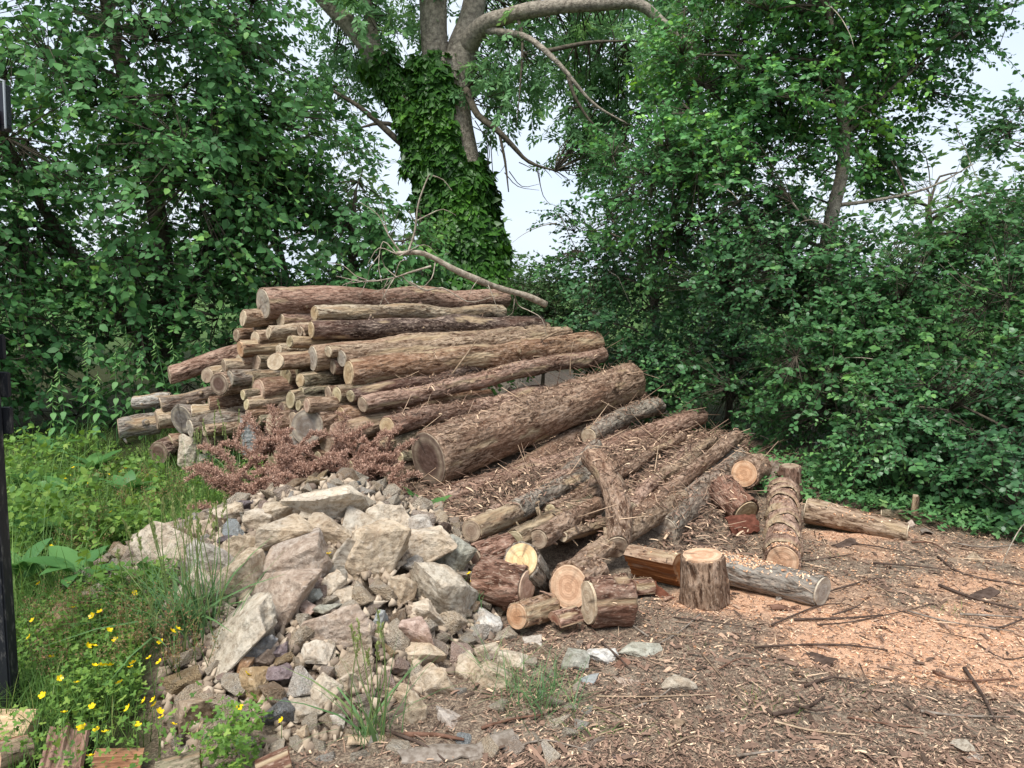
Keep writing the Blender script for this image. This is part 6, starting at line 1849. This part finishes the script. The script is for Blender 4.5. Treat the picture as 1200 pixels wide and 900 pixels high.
# sorrel: rusty seed stalks
def sorrel(u, v, h, label, n=14, fn=None):
    p = hit(u, v, fn or (lambda x, y: max(pile_z(x, y), ground_z(x, y))))
    o = tag(empty('sorrel', p), label, 'sorrel', "sorrel gone to seed")
    acc = Acc(); acc2 = Acc()
    for _ in range(n):
        b = Vector((random.gauss(0, .05), random.gauss(0, .05), 0)); t = b + Vector((random.gauss(0, .05), random.gauss(0, .05), h * random.uniform(.65, 1.15)))
        V, T = sticks(np.array([b[:]]), np.array([t[:]]), [.0018], [.0009], 3); acc.add(V, T, .5)
        k = 42
        q = np.array([b.lerp(t, .4 + .6 * random.random())[:] for _ in range(k)]) + rng.normal(size=(k, 3)) * .009
        V, T, A = inst(LEAF2[0], LEAF2[1], q, frames(rng.normal(size=(k, 3)), rng.normal(size=(k, 3))), rng.uniform(.007, .014, k), np.clip(rng.normal(.5, .3, k), 0, 1)); acc2.add(V, T, A)
    link('stems', acc.mesh('stems'), M_GRASS, o); link('seeds', acc2.mesh('seeds'), M_SORREL, o)
for (u, v, h, lb) in ((160, 785, .24, "rusty sorrel clump left of the long grey slab"), (185, 770, .22, "sorrel clump beside the tall grass tuft's foot"), (70, 810, .22, "sorrel spikes nearest the black post"), (140, 755, .24, "sorrel clump behind the rusty one"), (90, 750, .22, "sorrel in front of the yellow sandstone block"),
                      (60, 740, .22, "sorrel left of the yellow sandstone block"), (215, 790, .2, "sorrel at the lower tip of the long grey slab"), (120, 640, .28, "yellowish sorrel behind the mauve flat stone"), (150, 620, .3, "sorrel in the middle of the weedy bank"), (185, 610, .3, "sorrel below the dark rotten log"), (90, 660, .25, "sorrel between the docks and the mauve flat stone"), (210, 600, .3, "sorrel at the left edge of the conifer brush"),
                      (115, 590, .3, "sorrel in the weeds beyond the large dock"), (170, 590, .3, "sorrel standing before the buttercups at the stack's foot")):
    sorrel(u, v, h, lb)
# a dry split reed at the stones' corner
p = G(222, 872)
rd_ = tag(empty('dry_stalk', p), "dry split straw coloured stalk standing in front of the stones", 'stalk')
for (u0, v0, u1, v1) in ((222, 872, 234, 835), (224, 872, 246, 826), (221, 872, 226, 845)):
    a, b = at(u0, v0, p.y) - p, at(u1, v1, p.y + .1) - p
    V, T = tube([a, (a + b) / 2 + Vector((.004, 0, .004)), b], [.008, .006, .001], 4, .03, 0, 0, False)
    o = link('strip', tri_mesh('strip', V, T), M_STICK, rd_); o.color = (.6, .47, .32, 1)

# ------------------------------------------------------------------ black fence and lamp at the left edge
M_BLACK, nt, out = new_mat("black_paint")
v = obj_coord(nt, (1, 1, .3))
c = mixc(nt, ramp(nt, noise_tex(nt, v, 45, 6, .7), [(.54, 0), (.68, 1)]), (.012, .013, .017), (.10, .095, .09))
finish(nt, out, c, .55, noise_tex(nt, v, 60, 4), .004, .5, .35)
def box(name, lo, hi, mat, parent=None, bev=.006):
    bm = bmesh.new(); bmesh.ops.create_cube(bm, size=1)
    for q in bm.verts:
        q.co = Vector([(lo[i] + hi[i]) / 2 + q.co[i] * (hi[i] - lo[i]) for i in range(3)])
    bmesh.ops.bevel(bm, geom=bm.edges, offset=bev, segments=2, affect='EDGES')
    me = bpy.data.meshes.new(name); bm.to_mesh(me); bm.free()
    return link(name, me, mat, parent)
pe = G(16, 842); LEAN = .024
fx = pe.x
fe = tag(empty('fence', (fx, pe.y, pe.z)), "black painted timber fence post with board ends at the left edge", 'fence')
fe.rotation_euler = (0, LEAN, 0)
box('post', (-.115, -.01, -.1), (0, .05, 3.1), M_BLACK, fe)
yb = 0.10
for (v0, v1, u1) in ((392, 421, 4), (436, 465, 10), (477, 508, 13)):
    yy = pe.y + .065
    t, b = at(u1, v0, yy), at(u1, v1, yy)
    sh = (t.z - pe.z) * LEAN
    box('board', (t.x - fx - .7 - sh, .052, b.z - pe.z), (t.x - fx - sh, .078, t.z - pe.z), M_BLACK, fe, .004)
lp = at(6, 122, 3.3)
la = tag(empty('lamp', lp), "dark box lamp with a pale rim at the top left edge", 'lamp')
M_RIM, nt, out = new_mat("pale_rim"); cc = nt.nodes.new("ShaderNodeRGB"); cc.outputs[0].default_value = (.4, .43, .46, 1); finish(nt, out, cc.outputs[0], .4)
M_PANE, nt, out = new_mat("smoked_pane"); cc = nt.nodes.new("ShaderNodeRGB"); cc.outputs[0].default_value = (.012, .013, .022, 1); finish(nt, out, cc.outputs[0], .25, spec=.5)
M_CLAY, nt, out = new_mat("orange_wood"); cc = mixc(nt, ramp(nt, noise_tex(nt, obj_coord(nt), 30, 4), [(.3, 0), (.7, 1)]), (.42, .2, .09), (.55, .3, .16)); finish(nt, out, cc, .8)
def prism(name, pts, y0, y1, mat, parent):
    V = [(x, y0, z) for x, z in pts] + [(x, y1, z) for x, z in pts]; n = len(pts)
    Fc = [tuple(range(n - 1, -1, -1)), tuple(range(n, 2 * n))] + [(i, (i + 1) % n, n + (i + 1) % n, n + i) for i in range(n)]
    return link(name, py_mesh(name, V, Fc), mat, parent)
k = 3.3 / FPX
prism('pane', [(-.13, -.085), (.008, -.085), (.015, .075), (-.03, .095), (-.13, .085)], -.025, .02, M_PANE, la)
prism('rim', [(.0085, -.105), (.0125, -.1), (.0215, .081), (.0175, .085), (.0155, .08)], -.030, -.022, M_RIM, la)
prism('roof', [(-.14, .092), (-.03, .1), (.0215, .081), (.024, .087), (-.03, .108), (-.14, .1)], -.03, -.022, M_RIM, la)
prism('base', [(-.13, -.112), (.0, -.112), (.008, -.098), (.008, -.0865), (-.13, -.0865)], -.024, .02, M_BLACK, la)
prism('bracket', [(-.13, -.125), (-.012, -.125), (-.012, -.03), (-.13, -.03)], -.05, -.0305, M_CLAY, la)
